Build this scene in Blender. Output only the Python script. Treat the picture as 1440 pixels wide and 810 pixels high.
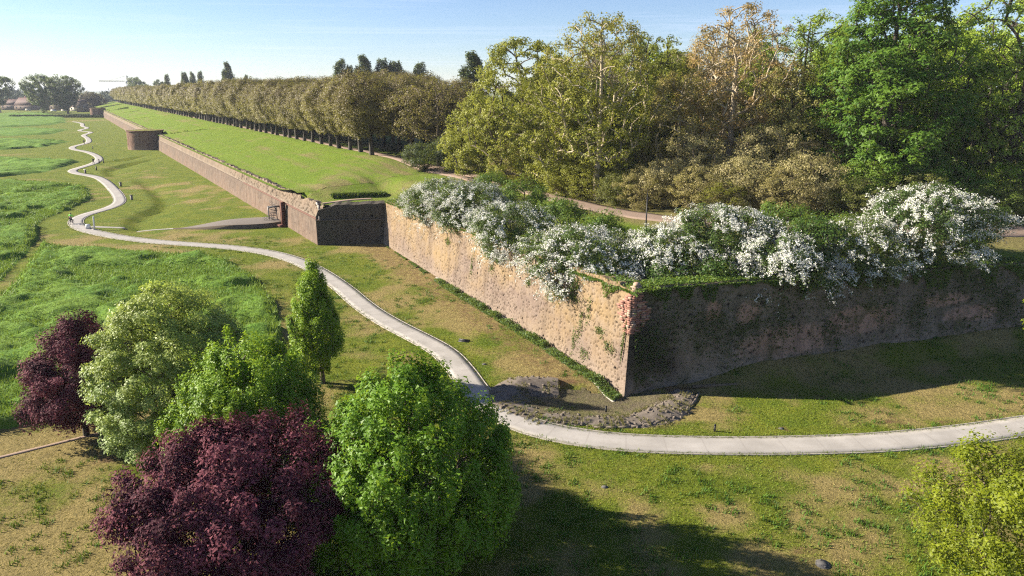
import bpy, math, random
import numpy as np
from mathutils import Vector

C = bpy.context.scene
COL = C.collection
rad = math.radians
for o in list(bpy.data.objects):
    bpy.data.objects.remove(o)

# ------------------------------------------------------------------ camera, sky, sun, exposure
cam_d = bpy.data.cameras.new('camera')
cam = bpy.data.objects.new('camera', cam_d)
COL.objects.link(cam)
cam.location = (0, 0, 21)
cam.rotation_euler = (rad(90 - 16.2), 0, 0)
cam_d.sensor_width = 36
cam_d.lens = 24
cam_d.clip_start = 0.5
cam_d.clip_end = 20000
C.camera = cam
SUN_EL, SUN_DIP = 25.5, 9.5          # elevation; how far the shadows swing from +X towards the viewer
C.view_settings.view_transform = 'Standard'
C.view_settings.look = 'None'
C.view_settings.exposure = 1.65
C.view_settings.gamma = 1
world = bpy.data.worlds.new('World')
C.world = world
world.use_nodes = True
wn, wl = world.node_tree.nodes, world.node_tree.links
bg = wn['Background']
sky = wn.new('ShaderNodeTexSky')
sky.sky_type = 'NISHITA'
sky.sun_disc = False
sky.sun_elevation = rad(SUN_EL)
sky.sun_rotation = rad(-(90 - SUN_DIP))
sky.altitude = 30
sky.air_density = 0.9
sky.dust_density = 0.1
sky.ozone_density = 2.0
bg.inputs['Strength'].default_value = 0.045
# thin high cloud veils
tc = wn.new('ShaderNodeTexCoord')
sx = wn.new('ShaderNodeSeparateXYZ')
wl.new(tc.outputs['Generated'], sx.inputs[0])
zz = wn.new('ShaderNodeMath'); zz.operation = 'MAXIMUM'; zz.inputs[1].default_value = 0.03
wl.new(sx.outputs['Z'], zz.inputs[0])
dx = wn.new('ShaderNodeMath'); dx.operation = 'DIVIDE'
wl.new(sx.outputs['X'], dx.inputs[0]); wl.new(zz.outputs[0], dx.inputs[1])
dy = wn.new('ShaderNodeMath'); dy.operation = 'DIVIDE'
wl.new(sx.outputs['Y'], dy.inputs[0]); wl.new(zz.outputs[0], dy.inputs[1])
cb = wn.new('ShaderNodeCombineXYZ')
wl.new(dx.outputs[0], cb.inputs[0]); wl.new(dy.outputs[0], cb.inputs[1])
mpg = wn.new('ShaderNodeMapping')
mpg.inputs['Rotation'].default_value = (0, 0, 0.35)
mpg.inputs['Scale'].default_value = (0.32, 0.75, 1)
wl.new(cb.outputs[0], mpg.inputs[0])
cn = wn.new('ShaderNodeTexNoise')
cn.inputs['Scale'].default_value = 0.7
cn.inputs['Detail'].default_value = 7
cn.inputs['Roughness'].default_value = 0.62
cn.inputs['Distortion'].default_value = 0.6
wl.new(mpg.outputs[0], cn.inputs[0])
cr = wn.new('ShaderNodeMapRange')
cr.inputs['From Min'].default_value = 0.5
cr.inputs['From Max'].default_value = 0.78
cr.inputs['To Max'].default_value = 0.4
wl.new(cn.outputs[0], cr.inputs[0])
cmix = wn.new('ShaderNodeMix'); cmix.data_type = 'RGBA'
wl.new(cr.outputs[0], cmix.inputs['Factor'])
wl.new(sky.outputs[0], cmix.inputs[6])
cmix.inputs[7].default_value = (7.5, 7.9, 8.6, 1)
stn = wn.new('ShaderNodeMix'); stn.data_type = 'RGBA'; stn.blend_type = 'MULTIPLY'; stn.inputs['Factor'].default_value = 1
wl.new(cmix.outputs[2], stn.inputs[6]); stn.inputs[7].default_value = (.92, .97, 1.16, 1)
wl.new(stn.outputs[2], bg.inputs['Color'])

sun_d = bpy.data.lights.new('sun', 'SUN')
sun_d.energy = 4.8
sun_d.angle = rad(0.5)
sun_d.color = (1.0, 0.90, 0.75)
sun = bpy.data.objects.new('sun', sun_d)
COL.objects.link(sun)
sdir = Vector((math.cos(rad(SUN_EL)) * math.cos(rad(SUN_DIP)), -math.cos(rad(SUN_EL)) * math.sin(rad(SUN_DIP)), -math.sin(rad(SUN_EL))))
sun.rotation_euler = sdir.to_track_quat('-Z', 'Y').to_euler()
sun.location = (-80, 40, 80)

# ------------------------------------------------------------------ helpers
def _h(ix, iy, seed):
    h = (ix.astype(np.int64) * 374761393 + iy.astype(np.int64) * 668265263 + seed * 1442695041) & 0xFFFFFFFF
    h = ((h ^ (h >> 13)) * 1274126177) & 0xFFFFFFFF
    h = h ^ (h >> 16)
    return (h & 0xFFFFFF) / float(0xFFFFFF)

def vnoise(x, y, seed=0):
    x = np.asarray(x, float); y = np.asarray(y, float)
    xi, yi = np.floor(x), np.floor(y)
    fx, fy = x - xi, y - yi
    fx = fx * fx * (3 - 2 * fx); fy = fy * fy * (3 - 2 * fy)
    a = _h(xi, yi, seed); b = _h(xi + 1, yi, seed); c = _h(xi, yi + 1, seed); d = _h(xi + 1, yi + 1, seed)
    return (a * (1 - fx) + b * fx) * (1 - fy) + (c * (1 - fx) + d * fx) * fy

def fbm(x, y, seed=0, octv=4):
    s, a, n = 0, 0.5, 0
    for i in range(octv):
        s = s + a * vnoise(np.asarray(x) * 2 ** i, np.asarray(y) * 2 ** i, seed + 17 * i); n += a; a *= 0.5
    return s / n

def sstep(a, b, x):
    t = np.clip((np.asarray(x, float) - a) / (b - a), 0, 1)
    return t * t * (3 - 2 * t)

def mesh(name, V, F, cols=None, attrs=None, smooth=False):
    """V (n,3); F list of (m,k) index arrays"""
    me = bpy.data.meshes.new(name)
    V = np.asarray(V, np.float32)
    Fs = [np.asarray(f, np.int32) for f in (F if isinstance(F, list) else [F]) if len(f)]
    tot = np.concatenate([np.full(len(f), f.shape[1], np.int32) for f in Fs])
    idx = np.concatenate([f.ravel() for f in Fs])
    me.vertices.add(len(V)); me.vertices.foreach_set('co', V.ravel())
    me.loops.add(len(idx)); me.loops.foreach_set('vertex_index', idx)
    me.polygons.add(len(tot))
    st = np.zeros(len(tot), np.int32); st[1:] = np.cumsum(tot)[:-1]
    me.polygons.foreach_set('loop_start', st)
    try:
        me.polygons.foreach_set('loop_total', tot)
    except Exception:
        pass
    if smooth:
        me.polygons.foreach_set('use_smooth', np.ones(len(tot), bool))
    if cols is not None:
        a = me.color_attributes.new('tint', 'FLOAT_COLOR', 'POINT')
        cc = np.ones((len(V), 4), np.float32); cc[:, :3] = cols
        a.data.foreach_set('color', cc.ravel())
    for k, v in (attrs or {}).items():
        a = me.attributes.new(k, 'FLOAT', 'POINT'); a.data.foreach_set('value', np.asarray(v, np.float32))
    me.update(calc_edges=True)
    me.validate()
    return me

def link(name, me, mat=None, parent=None, loc=(0, 0, 0), rz=0, scale=None):
    o = bpy.data.objects.new(name, me)
    if mat is not None and me is not None and len(me.materials) == 0:
        me.materials.append(mat)
    COL.objects.link(o)
    o.location = loc; o.rotation_euler = (0, 0, rz)
    if scale is not None:
        o.scale = scale if hasattr(scale, '__len__') else (scale,) * 3
    if parent is not None:
        o.parent = parent
    return o

def tag(o, label=None, cat=None, group=None, kind=None):
    for k, v in (('label', label), ('category', cat), ('group', group), ('kind', kind)):
        if v:
            o[k] = v
    return o

def thing(name, label, cat, loc=(0, 0, 0), rz=0, group=None, scale=None):
    return tag(link(name, None, None, None, loc, rz, scale), label, cat, group)

class MB:
    """gathers simple solids into one mesh"""
    def __init__(s): s.V, s.F3, s.F4, s.n = [], [], [], 0
    def add(s, V, F):
        V = np.asarray(V, float)
        for f in F:
            (s.F4 if len(f) == 4 else s.F3).append([i + s.n for i in f])
        s.V.append(V); s.n += len(V); return s
    def box(s, cx, cy, z0, dx, dy, dz, rz=0, taper=1.0):
        ca, sa = math.cos(rz), math.sin(rz); P = []
        for z, k in ((z0, 1), (z0 + dz, taper)):
            for a, b in ((-1, -1), (1, -1), (1, 1), (-1, 1)):
                x, y = a * dx / 2 * k, b * dy / 2 * k
                P.append((cx + x * ca - y * sa, cy + x * sa + y * ca, z))
        return s.add(P, [(3, 2, 1, 0), (4, 5, 6, 7), (0, 1, 5, 4), (1, 2, 6, 5), (2, 3, 7, 6), (3, 0, 4, 7)])
    def tube(s, a, b, r0, r1=None, n=8, caps=True):
        a, b = np.asarray(a, float), np.asarray(b, float); r1 = r0 if r1 is None else r1
        d = b - a; d /= max(np.linalg.norm(d), 1e-9)
        u = np.cross(d, (0, 0, 1) if abs(d[2]) < .9 else (1, 0, 0)); u /= np.linalg.norm(u); v = np.cross(d, u)
        P = [p + r * (math.cos(t) * u + math.sin(t) * v) for p, r in ((a, r0), (b, r1)) for t in [2 * math.pi * k / n for k in range(n)]]
        F = [(k, (k + 1) % n, n + (k + 1) % n, n + k) for k in range(n)]
        if caps:
            P += [a, b]
            F += [(2 * n, (k + 1) % n, k) for k in range(n)] + [(2 * n + 1, n + k, n + (k + 1) % n) for k in range(n)]
        return s.add(P, F)
    def ring(s, c, R, r, axis='z', n=20, m=5):
        P, F = [], []
        for i in range(n):
            A = 2 * math.pi * i / n
            for j in range(m):
                B = 2 * math.pi * j / m
                q = ((R + r * math.cos(B)) * math.cos(A), (R + r * math.cos(B)) * math.sin(A), r * math.sin(B))
                if axis == 'x': q = (q[2], q[0], q[1])
                if axis == 'y': q = (q[0], q[2], q[1])
                P.append((c[0] + q[0], c[1] + q[1], c[2] + q[2]))
        for i in range(n):
            for j in range(m):
                F.append((i * m + j, ((i + 1) % n) * m + j, ((i + 1) % n) * m + (j + 1) % m, i * m + (j + 1) % m))
        return s.add(P, F)
    def mesh(s, name, smooth=False):
        F = []
        if s.F4: F.append(np.array(s.F4))
        if s.F3: F.append(np.array(s.F3))
        return mesh(name, np.concatenate(s.V), F, smooth=smooth)
    def build(s, name, mat, parent=None, smooth=False, **k):
        return link(name, s.mesh(name, smooth), mat, parent, **k)

# ------------------------------------------------------------------ materials
class NT:
    def __init__(s, name, rough=0.9, spec=0.2):
        s.m = bpy.data.materials.new(name); s.m.use_nodes = True
        s.t = s.m.node_tree; s.b = s.t.nodes['Principled BSDF']
        s.b.inputs['Roughness'].default_value = rough
        s.b.inputs['Specular IOR Level'].default_value = spec
    def n(s, typ, **k):
        x = s.t.nodes.new(typ)
        for a, v in k.items(): setattr(x, a, v)
        return x
    def put(s, sock, v):
        if hasattr(v, 'is_output') or isinstance(v, bpy.types.NodeSocket): s.t.links.new(v, sock)
        elif isinstance(v, (tuple, list)) and sock.type == 'RGBA': sock.default_value = (*v[:3], 1)
        else: sock.default_value = v
    def noise(s, scale, detail=4, rough=.55, vec=None, dist=0):
        x = s.n('ShaderNodeTexNoise')
        x.inputs['Scale'].default_value = scale; x.inputs['Detail'].default_value = detail
        x.inputs['Roughness'].default_value = rough; x.inputs['Distortion'].default_value = dist
        if vec is not None: s.put(x.inputs['Vector'], vec)
        return x.outputs[0]
    def pos(s, scale=(1, 1, 1)):
        g = s.n('ShaderNodeNewGeometry')
        if scale == (1, 1, 1): return g.outputs['Position']
        m = s.n('ShaderNodeMapping'); s.put(m.inputs[0], g.outputs['Position']); m.inputs['Scale'].default_value = scale
        return m.outputs[0]
    def attr(s, name, out='Fac'):
        a = s.n('ShaderNodeAttribute'); a.attribute_name = name
        return a.outputs[out]
    def mp(s, v, a, b, lo=0, hi=1):
        x = s.n('ShaderNodeMapRange'); s.put(x.inputs[0], v)
        x.inputs[1].default_value = a; x.inputs[2].default_value = b; x.inputs[3].default_value = lo; x.inputs[4].default_value = hi
        return x.outputs[0]
    def math(s, op, a, b=0):
        x = s.n('ShaderNodeMath', operation=op); s.put(x.inputs[0], a); s.put(x.inputs[1], b)
        return x.outputs[0]
    def mix(s, f, a, b, blend='MIX'):
        x = s.n('ShaderNodeMix', data_type='RGBA', blend_type=blend)
        s.put(x.inputs[0], f); s.put(x.inputs[6], a); s.put(x.inputs[7], b)
        return x.outputs[2]
    def color(s, c): s.put(s.b.inputs['Base Color'], c); return s
    def bump(s, h, strength=.5, dist=.1):
        x = s.n('ShaderNodeBump'); x.inputs['Strength'].default_value = strength; x.inputs['Distance'].default_value = dist
        s.put(x.inputs['Height'], h); s.put(s.b.inputs['Normal'], x.outputs[0]); return s

def plain(name, col, var=.25, scale=6, rough=.8, spec=.25, metal=0):
    t = NT(name, rough, spec)
    f = t.noise(scale, 5, .6, t.pos())
    t.color(t.mix(f, [c * (1 - var) for c in col], [c * (1 + var) for c in col]))
    t.bump(f, .25, .02)
    t.b.inputs['Metallic'].default_value = metal
    return t.m

def leafmat(name, trans=.35, rough=.5, spec=.25):
    t = NT(name, rough, spec)
    c = t.attr('tint', 'Color')
    t.color(c)
    tr = t.n('ShaderNodeBsdfTranslucent')
    t.put(tr.inputs[0], t.mix(.3, c, (.42, .46, .05)) if trans > .2 else c)
    mx = t.n('ShaderNodeMixShader'); mx.inputs[0].default_value = trans
    t.t.links.new(t.b.outputs[0], mx.inputs[1]); t.t.links.new(tr.outputs[0], mx.inputs[2])
    t.t.links.new(mx.outputs[0], t.t.nodes['Material Output'].inputs[0])
    return t.m

M = {}
M['leaf'] = leafmat('leaf', .42)
M['leaf_dark'] = leafmat('leaf_dark', .15, .75, .12)
M['petal'] = leafmat('petal', .15, .7, .1)
M['blade'] = leafmat('blade', .25, .6, .2)
M['bark'] = plain('bark', (.105, .082, .058), .4, 9)
M['bark_pale'] = plain('bark_pale', (.36, .30, .21), .35, 2.5)
M['bark_dark'] = plain('bark_dark', (.05, .042, .033), .35, 9)
M['rust'] = plain('rust', (.10, .035, .022), .4, 8)
M['cordon'] = plain('cordon', (.13, .06, .042), .4, 6)
M['steel'] = plain('steel', (.07, .065, .062), .3, 20, .5, .4)
M['pale_stone'] = plain('pale_stone', (0.338, 0.3055, 0.26), .2, 10)
M['grey_stone'] = plain('grey_stone', (0.168, 0.154, 0.14), .35, 7)
M['brick_red'] = plain('brick_red', (.36, .15, .10), .4, 7)
M['white_paint'] = plain('white_paint', (0.663, 0.6545, 0.629), .06, 12)
M['black_paint'] = plain('black_paint', (.02, .02, .022), .2, 12, .5)
M['slab'] = plain('slab', (.10, .095, .09), .35, 7)
M['timber'] = plain('timber', (.12, .09, .06), .3, 12)

# lawn: green sward, dry thatch and bare soil, steered by vertex masks and broken up by fine noise
def lawn_mat(name, green, green2, straw, soil):
    t = NT(name, .95, .1)
    p = t.pos()
    big = t.noise(.35, 6, .65, p); mid = t.noise(1.6, 5, .65, p); fine = t.noise(9, 6, .7, p)
    d = t.math('ADD', t.attr('dry'), t.math('MULTIPLY', t.math('SUBTRACT', t.math('ADD', t.math('MULTIPLY', mid, .55), t.math('MULTIPLY', fine, .6)), .575), 1.7))
    f = t.mp(d, .25, .8)
    g = t.mix(t.mp(big, .35, .65), green, green2)
    s = t.mix(t.mp(mid, .35, .7), straw, [c * .66 for c in straw])
    c = t.mix(f, g, s)
    sf = t.mp(t.math('ADD', t.attr('soil'), t.math('MULTIPLY', t.math('SUBTRACT', mid, .5), .9)), .35, .7)
    c = t.mix(sf, c, t.mix(fine, soil, [k * .6 for k in soil]))
    gr = t.noise(4.2, 5, .75, p)
    c = t.mix(t.mp(gr, .42, .72, .0, .85), c, t.mix(.65, c, (.035, .045, .008)))
    c = t.mix(t.mp(fine, .5, .8, .0, .5), c, t.mix(.6, c, (.03, .035, .008)))
    t.color(c)
    t.bump(t.math('ADD', fine, t.math('MULTIPLY', gr, 1.4)), 1.0, .16)
    return t.m
M['lawn'] = lawn_mat('lawn', (.10, .148, .012), (.185, .205, .022), (.335, .262, .10), (.22, .135, .07))
M['bank_grass'] = lawn_mat('bank_grass', (0.1275, 0.1997, 0.017), (0.1658, 0.2295, 0.0221), (0.255, 0.221, 0.085), (0.2295, 0.1615, 0.0935))

t = NT('meadow_grass', .9, .15)
p = t.pos()
a1 = t.noise(.22, 6, .6, p); a2 = t.noise(2.2, 6, .7, p)
c = t.mix(t.mp(a1, .35, .65), (.10, .21, .016), (.18, .285, .026))
c = t.mix(t.mp(a2, .38, .7), t.mix(.5, c, (.045, .10, .02)), c)
t.color(c); t.bump(a2, 1, .3)
M['meadow'] = t.m

t = NT('concrete_path', .9, .15)
p = t.pos()
a1 = t.noise(.5, 5, .6, p); a2 = t.noise(18, 6, .7, p); a3 = t.noise(3, 6, .7, p)
c = t.mix(t.mp(a1, .3, .7), (.29, .272, .245), (.425, .40, .365))
c = t.mix(t.mp(a2, .35, .75, 0, .5), c, (.24, .22, .20))
c = t.mix(t.mp(a3, .55, .8, 0, .35), c, (.27, .235, .18))
jt = t.math('ABSOLUTE', t.math('SUBTRACT', t.math('FRACT', t.math('DIVIDE', t.attr('along'), 2.4)), .5))
c = t.mix(t.mp(jt, .47, .495, 0, .35), c, (.22, .2, .18))
lane = t.math('ABSOLUTE', t.math('SUBTRACT', t.math('ABSOLUTE', t.math('SUBTRACT', t.attr('across'), .5)), .2))
c = t.mix(t.math('MULTIPLY', t.mp(lane, .0, .11, .3, 0), a3), c, (.26, .24, .215))
edge = t.math('ABSOLUTE', t.math('SUBTRACT', t.attr('across'), .5))
c = t.mix(t.mp(t.math('ADD', edge, t.math('MULTIPLY', t.math('SUBTRACT', a3, .5), .26)), .40, .52, 0, .75), c, (.15, .135, .075))
t.color(c); t.bump(a2, .25, .02)
M['path'] = t.m

t = NT('earth_path', .95, .1)
p = t.pos(); a1 = t.noise(.8, 6, .65, p); a2 = t.noise(10, 5, .7, p)
c = t.mix(a1, (.29, .215, .17), (.22, .16, .125)); c = t.mix(t.mp(a2, .45, .75, 0, .6), c, (.16, .12, .08))
t.color(c); t.bump(a2, .5, .05)
M['earth_path'] = t.m

def wall_mat(name, warm, cool, dark, pale, stain=.5, green=0.0):
    """old brick: u metres along, v metres up"""
    t = NT(name, .92, .1)
    u, v, h = t.attr('u'), t.attr('v'), t.attr('hrel')
    cmb = t.n('ShaderNodeCombineXYZ'); t.put(cmb.inputs[0], u); t.put(cmb.inputs[1], v)
    mp = t.n('ShaderNodeMapping'); t.put(mp.inputs[0], cmb.outputs[0]); mp.inputs['Scale'].default_value = (.6, 9, 1)
    q = cmb.outputs[0]
    big = t.noise(.16, 5, .6, q, .4); mid = t.noise(.9, 6, .65, q); fine = t.noise(7, 6, .75, q)
    course = t.noise(1.6, 5, .7, mp.outputs[0])
    c = t.mix(t.mp(t.math('ADD', big, t.math('MULTIPLY', t.math('SUBTRACT', h, .5), .35)), .38, .62), cool, warm)
    c = t.mix(t.mp(mid, .42, .72, 0, .7), c, pale)
    c = t.mix(t.mp(course, .40, .72, 0, .45), c, t.mix(.5, c, dark))
    c = t.mix(t.mp(fine, .52, .72, 0, .7), c, dark)
    c = t.mix(t.mp(t.math('ADD', t.attr('pale'), t.math('MULTIPLY', t.math('SUBTRACT', mid, .5), 1.1)), .32, .6, 0, .85), c, t.mix(fine, (.40, .20, .15), (.36, .27, .205)))
    c = t.mix(t.attr('pit'), c, [k * .35 for k in dark])  # darkens by mask; shade inside the holes is painted into the brick colour
    c = t.mix(t.math('MULTIPLY', t.mp(t.math('ADD', h, t.math('MULTIPLY', t.math('SUBTRACT', mid, .5), .5)), .04, .26, 1, 0), .6), c, pale)
    # rain stain below the rim
    st = t.n('ShaderNodeMapping'); t.put(st.inputs[0], q); st.inputs['Scale'].default_value = (1.1, .12, 1)
    drip = t.noise(1.0, 5, .65, st.outputs[0])
    c = t.mix(t.math('MULTIPLY', t.mp(drip, .45, .75, 0, 1), stain), c, dark)
    if green:
        gn = t.noise(.45, 6, .7, q, .5)
        c = t.mix(t.mp(gn, .5, .66, 0, green), c, (.045, .055, .016))
    t.color(c)
    t.bump(t.math('ADD', fine, t.math('MULTIPLY', course, .7)), .8, .06)
    return t.m
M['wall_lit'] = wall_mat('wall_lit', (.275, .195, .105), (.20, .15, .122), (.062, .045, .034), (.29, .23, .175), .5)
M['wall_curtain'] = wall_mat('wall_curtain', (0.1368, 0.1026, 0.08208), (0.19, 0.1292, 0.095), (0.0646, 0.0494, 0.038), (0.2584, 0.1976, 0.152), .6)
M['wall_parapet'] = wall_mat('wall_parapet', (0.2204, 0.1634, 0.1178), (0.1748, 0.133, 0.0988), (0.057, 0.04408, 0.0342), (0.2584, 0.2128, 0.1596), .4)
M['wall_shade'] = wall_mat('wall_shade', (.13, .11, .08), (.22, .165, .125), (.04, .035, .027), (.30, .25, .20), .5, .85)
M['wall_flank'] = wall_mat('wall_flank', (.075, .065, .052), (.06, .052, .044), (.02, .018, .016), (.12, .10, .08), .5, .3)  # flank brick coloured much darker to carry the shade on that face

# ------------------------------------------------------------------ plan of the place (metres; viewer over the origin, looking +Y)
A = np.array((-27.3, 93.7)); WD = np.array((-.5392, .8422)); WN = np.array((.8422, .5392))     # curtain wall: corner, direction, inward normal
B = np.array((-18.3, 94.6)); Cc = np.array((8.1, 45.2)); D = np.array((46.0, 57.4)); E = np.array((96.0, 73.5))
def sw(s, w): return A[0] + WD[0] * s + WN[0] * w, A[1] + WD[1] * s + WN[1] * w
def to_sw(x, y):
    return (x - A[0]) * WD[0] + (y - A[1]) * WD[1], (x - A[0]) * WN[0] + (y - A[1]) * WN[1]
def in_poly(x, y, P):
    x = np.asarray(x, float); y = np.asarray(y, float); r = np.zeros(x.shape, bool); n = len(P)
    for i in range(n):
        (x0, y0), (x1, y1) = P[i], P[(i + 1) % n]
        if y0 == y1: continue
        r ^= ((y0 > y) != (y1 > y)) & (x < (x1 - x0) * (y - y0) / (y1 - y0) + x0)
    return r
def pl_dist(x, y, P):
    """distance to a polyline and the signed side (positive = right of travel)"""
    x = np.asarray(x, float); y = np.asarray(y, float)
    best = np.full(x.shape, 1e9); side = np.zeros(x.shape)
    for (x0, y0), (x1, y1) in zip(P[:-1], P[1:]):
        dx_, dy_ = x1 - x0, y1 - y0; L2 = dx_ * dx_ + dy_ * dy_
        tt = np.clip(((x - x0) * dx_ + (y - y0) * dy_) / L2, 0, 1)
        ex, ey = x - x0 - tt * dx_, y - y0 - tt * dy_
        dd = np.hypot(ex, ey); m = dd < best
        best = np.where(m, dd, best); side = np.where(m, np.sign(dx_ * ey - dy_ * ex) * -1, side)
    return best, side
def smooth_line(P, step=.8, it=3):
    P = np.asarray(P, float)
    for _ in range(it):
        Q = np.empty((2 * len(P) - 2, 2)); Q[0::2] = .75 * P[:-1] + .25 * P[1:]; Q[1::2] = .25 * P[:-1] + .75 * P[1:]
        P = np.vstack([P[:1], Q, P[-1:]])
    L = np.r_[0, np.cumsum(np.hypot(*np.diff(P, axis=0).T))]
    n = max(2, int(L[-1] / step)); tt = np.linspace(0, L[-1], n)
    return np.c_[np.interp(tt, L, P[:, 0]), np.interp(tt, L, P[:, 1])]

PATH = [(70, 51), (52, 44.8), (40, 41.8), (33.2, 40.0), (28.8, 38.9), (23.3, 37.9), (17.5, 37.6), (11.4, 37.6), (7.1, 37.9), (3.6, 38.8), (.9, 40.2), (-1.2, 42.3), (-2.7, 45.5), (-3.9, 49.1), (-5.6, 53.1), (-8.1, 56.4), (-11.7, 60.8), (-15.1, 65.8), (-19.0, 73.1), (-25.4, 82.6), (-31.4, 88.6), (-38.6, 92.4), (-46.4, 94.6), (-53.6, 97.0), (-61.1, 100.9), (-67.8, 105.6), (-72.6, 111.7), (-74.6, 117.4), (-74.0, 124.8), (-75.9, 132), (-83.1, 143.6), (-95.9, 162.1), (-104.3, 172.6), (-113.8, 179.4), (-119.4, 186.2), (-121.4, 195), (-124.2, 206.2), (-131.7, 221.6), (-148.3, 243.2), (-161.0, 254.2), (-168.4, 266), (-171.6, 277.8), (-175.5, 289.3), (-191.7, 315.4), (-206.7, 335.5), (-215, 360), (-232, 372), (-240, 398), (-258, 420), (-278, 455), (-300, 480)]
PL = smooth_line(PATH, 1.0)
FOOT = smooth_line([(-62, 20), (-40, 31), (-33, 34.5), (-29.6, 36.8), (-26.5, 39.2), (-22, 42), (-17.5, 48)], .8)
BANDS = [smooth_line(b, 1.5) for b in (
    [(-61.5, 107.2), (-64.6, 112.2), (-65.6, 118), (-66.2, 127), (-76.2, 143.6), (-87.0, 159.5)],
    [(-104.5, 177.0), (-109.4, 184), (-112.4, 191), (-113.5, 204), (-126, 222)],
    [(-164, 262), (-157, 256), (-146, 250.5)],
    [(-210, 331), (-203, 336), (-190, 340)])]
UP = [(-463.1, 636.9), (-454.5, 677.1), (-365.4, 569.2), (-299.5, 469.2), (-286.0, 431.2), (-300, 395), (-244.9, 384.3), (-227.0, 340.9), (-252, 318), (-186.3, 293.4), (-179.0, 263.8), (-196, 232), (-131.9, 210.4), (-124.0, 182.4), (-131, 166), (-96.8, 154.7), (-84.1, 134.9), (-81.2, 124.8), (-79.7, 117.4), (-78.2, 111.4), (-73.8, 103.8), (-69.6, 98.0), (-58.3, 74.9), (-75, 74), (-150, 150), (-330, 400), (-640, 700)]
LOW = [(-52.5, 67.0), (-66.0, 94.2), (-57.6, 91.0), (-50.3, 89.8), (-40.7, 87.3), (-35.0, 83.0), (-29.3, 75.2), (-24.1, 65.8), (-21.3, 59.0), (-19.6, 52.4), (-21.2, 44.8), (-27.8, 42.9), (-31.3, 40.9), (-34, 39.2), (-42, 38.5), (-60, 52)]
EDGE = [(-8.8, 76.5), (-6.2, 74.3), (1.2, 57.3), (4.7, 50.5), (7.3, 44.6)]
RUIN = smooth_line([(3.4, 46.2), (.4, 46.3), (-.2, 44.5), (1.0, 42.3), (3.2, 41.3), (5.6, 40.8), (8.0, 40.9), (10.2, 42.0), (11.8, 43.8), (12.6, 45.6)], .35)

def G(x, y):
    """ground height of the plain"""
    x = np.asarray(x, float); y = np.asarray(y, float)
    z = .22 * (fbm(x / 14, y / 14, 3, 3) - .5) * sstep(12, 30, y) * (1 - sstep(150, 200, y))
    nearp = sstep(2.0, 3.6, pl_dist(x, y, PL[::2])[0])
    for b in BANDS[:2]:
        d, sd = pl_dist(x, y, b); L = d; d = d * sd
        z = z - .8 * nearp * sstep(0, 1.1, d) * np.exp(-np.clip(d - 1.1, 0, None) / 4.0) * (L < 30)
    # the ground dips into the excavated corner of the bastion
    d = np.hypot((x - 6.2) / 5.8, (y - 44.2) / 3.2)
    z = z - .45 * (1 - sstep(.3, 1.0, d))
    # banked turf below the shaded face
    tt = ((x - Cc[0]) * (D[0] - Cc[0]) + (y - Cc[1]) * (D[1] - Cc[1])) / np.hypot(*(D - Cc)) ** 2
    nd = ((x - Cc[0]) * -(D[1] - Cc[1]) + (y - Cc[1]) * (D[0] - Cc[0])) / np.hypot(*(D - Cc))
    z = z + .9 * sstep(.12, .3, tt) * sstep(-2.8, .3, nd) * (nd < 3) * (.75 + .5 * vnoise(x * .3, y * .3, 5))
    return z

# ------------------------------------------------------------------ ground: one sheet out to the horizon
def graded(lo, hi, d0, a, b, grow=1.09):
    m = np.arange(a, b + 1e-6, d0); l, r = [a], [b]; st = d0
    while l[-1] > lo: st *= grow; l.append(l[-1] - st)
    st = d0
    while r[-1] < hi: st *= grow; r.append(r[-1] + st)
    return np.r_[l[:0:-1], m, r[1:]]
def grid_faces(nr, nc, keep=None):
    i = np.arange(nr * nc).reshape(nr, nc)
    F = np.stack([i[:-1, :-1], i[:-1, 1:], i[1:, 1:], i[1:, :-1]], -1).reshape(-1, 4)
    return F if keep is None else F[keep.reshape(-1)]
def dryness(x, y):
    n = fbm(x / 7, y / 7, 41, 4); n2 = fbm(x / 2.2, y / 2.2, 43, 3)
    d = .45 + (n - .5) * 2.0 + (n2 - .5) * 1.6
    dp, _ = pl_dist(x, y, PL[::3])
    d = d - .35 * sstep(60, 120, y) - .12 * sstep(120, 200, y)
    d = d + .45 * (1 - sstep(36, 41, y)) * (1 - sstep(-15, -8, x))              # dry turf in the near left corner
    d = d + .10 * (1 - sstep(34, 37.5, y)) * sstep(-6, 2, x)
    d = d - .30 * (1 - sstep(1.2, 2.6, dp)) * (y < 60)
    dl, sd = pl_dist(x, y, LOW[1:11]);
    d = d + .35 * (1 - sstep(1.0, 5.0, dl)) * sstep(64, 74, y)                   # straw mown edge round the meadow
    dw, _ = pl_dist(x, y, [tuple(B), tuple(Cc)])
    d = d + .55 * (1 - sstep(2.5, 9, dw)) - .25 * np.exp(-((dw - 8.5) / 2.2) ** 2)
    d = d + .22 * np.exp(-((y - 99) / 6) ** 2) * (x > -62) * (x < -20)
    d = d + .35 * np.exp(-(((x + 75) / 14) ** 2 + ((y - 150) / 12) ** 2))
    d = d - .35 * (1 - sstep(.6, 1.2, np.hypot((x - 6.2) / 5.5, (y - 44) / 3)))
    return np.clip(d, 0, 1)
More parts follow.
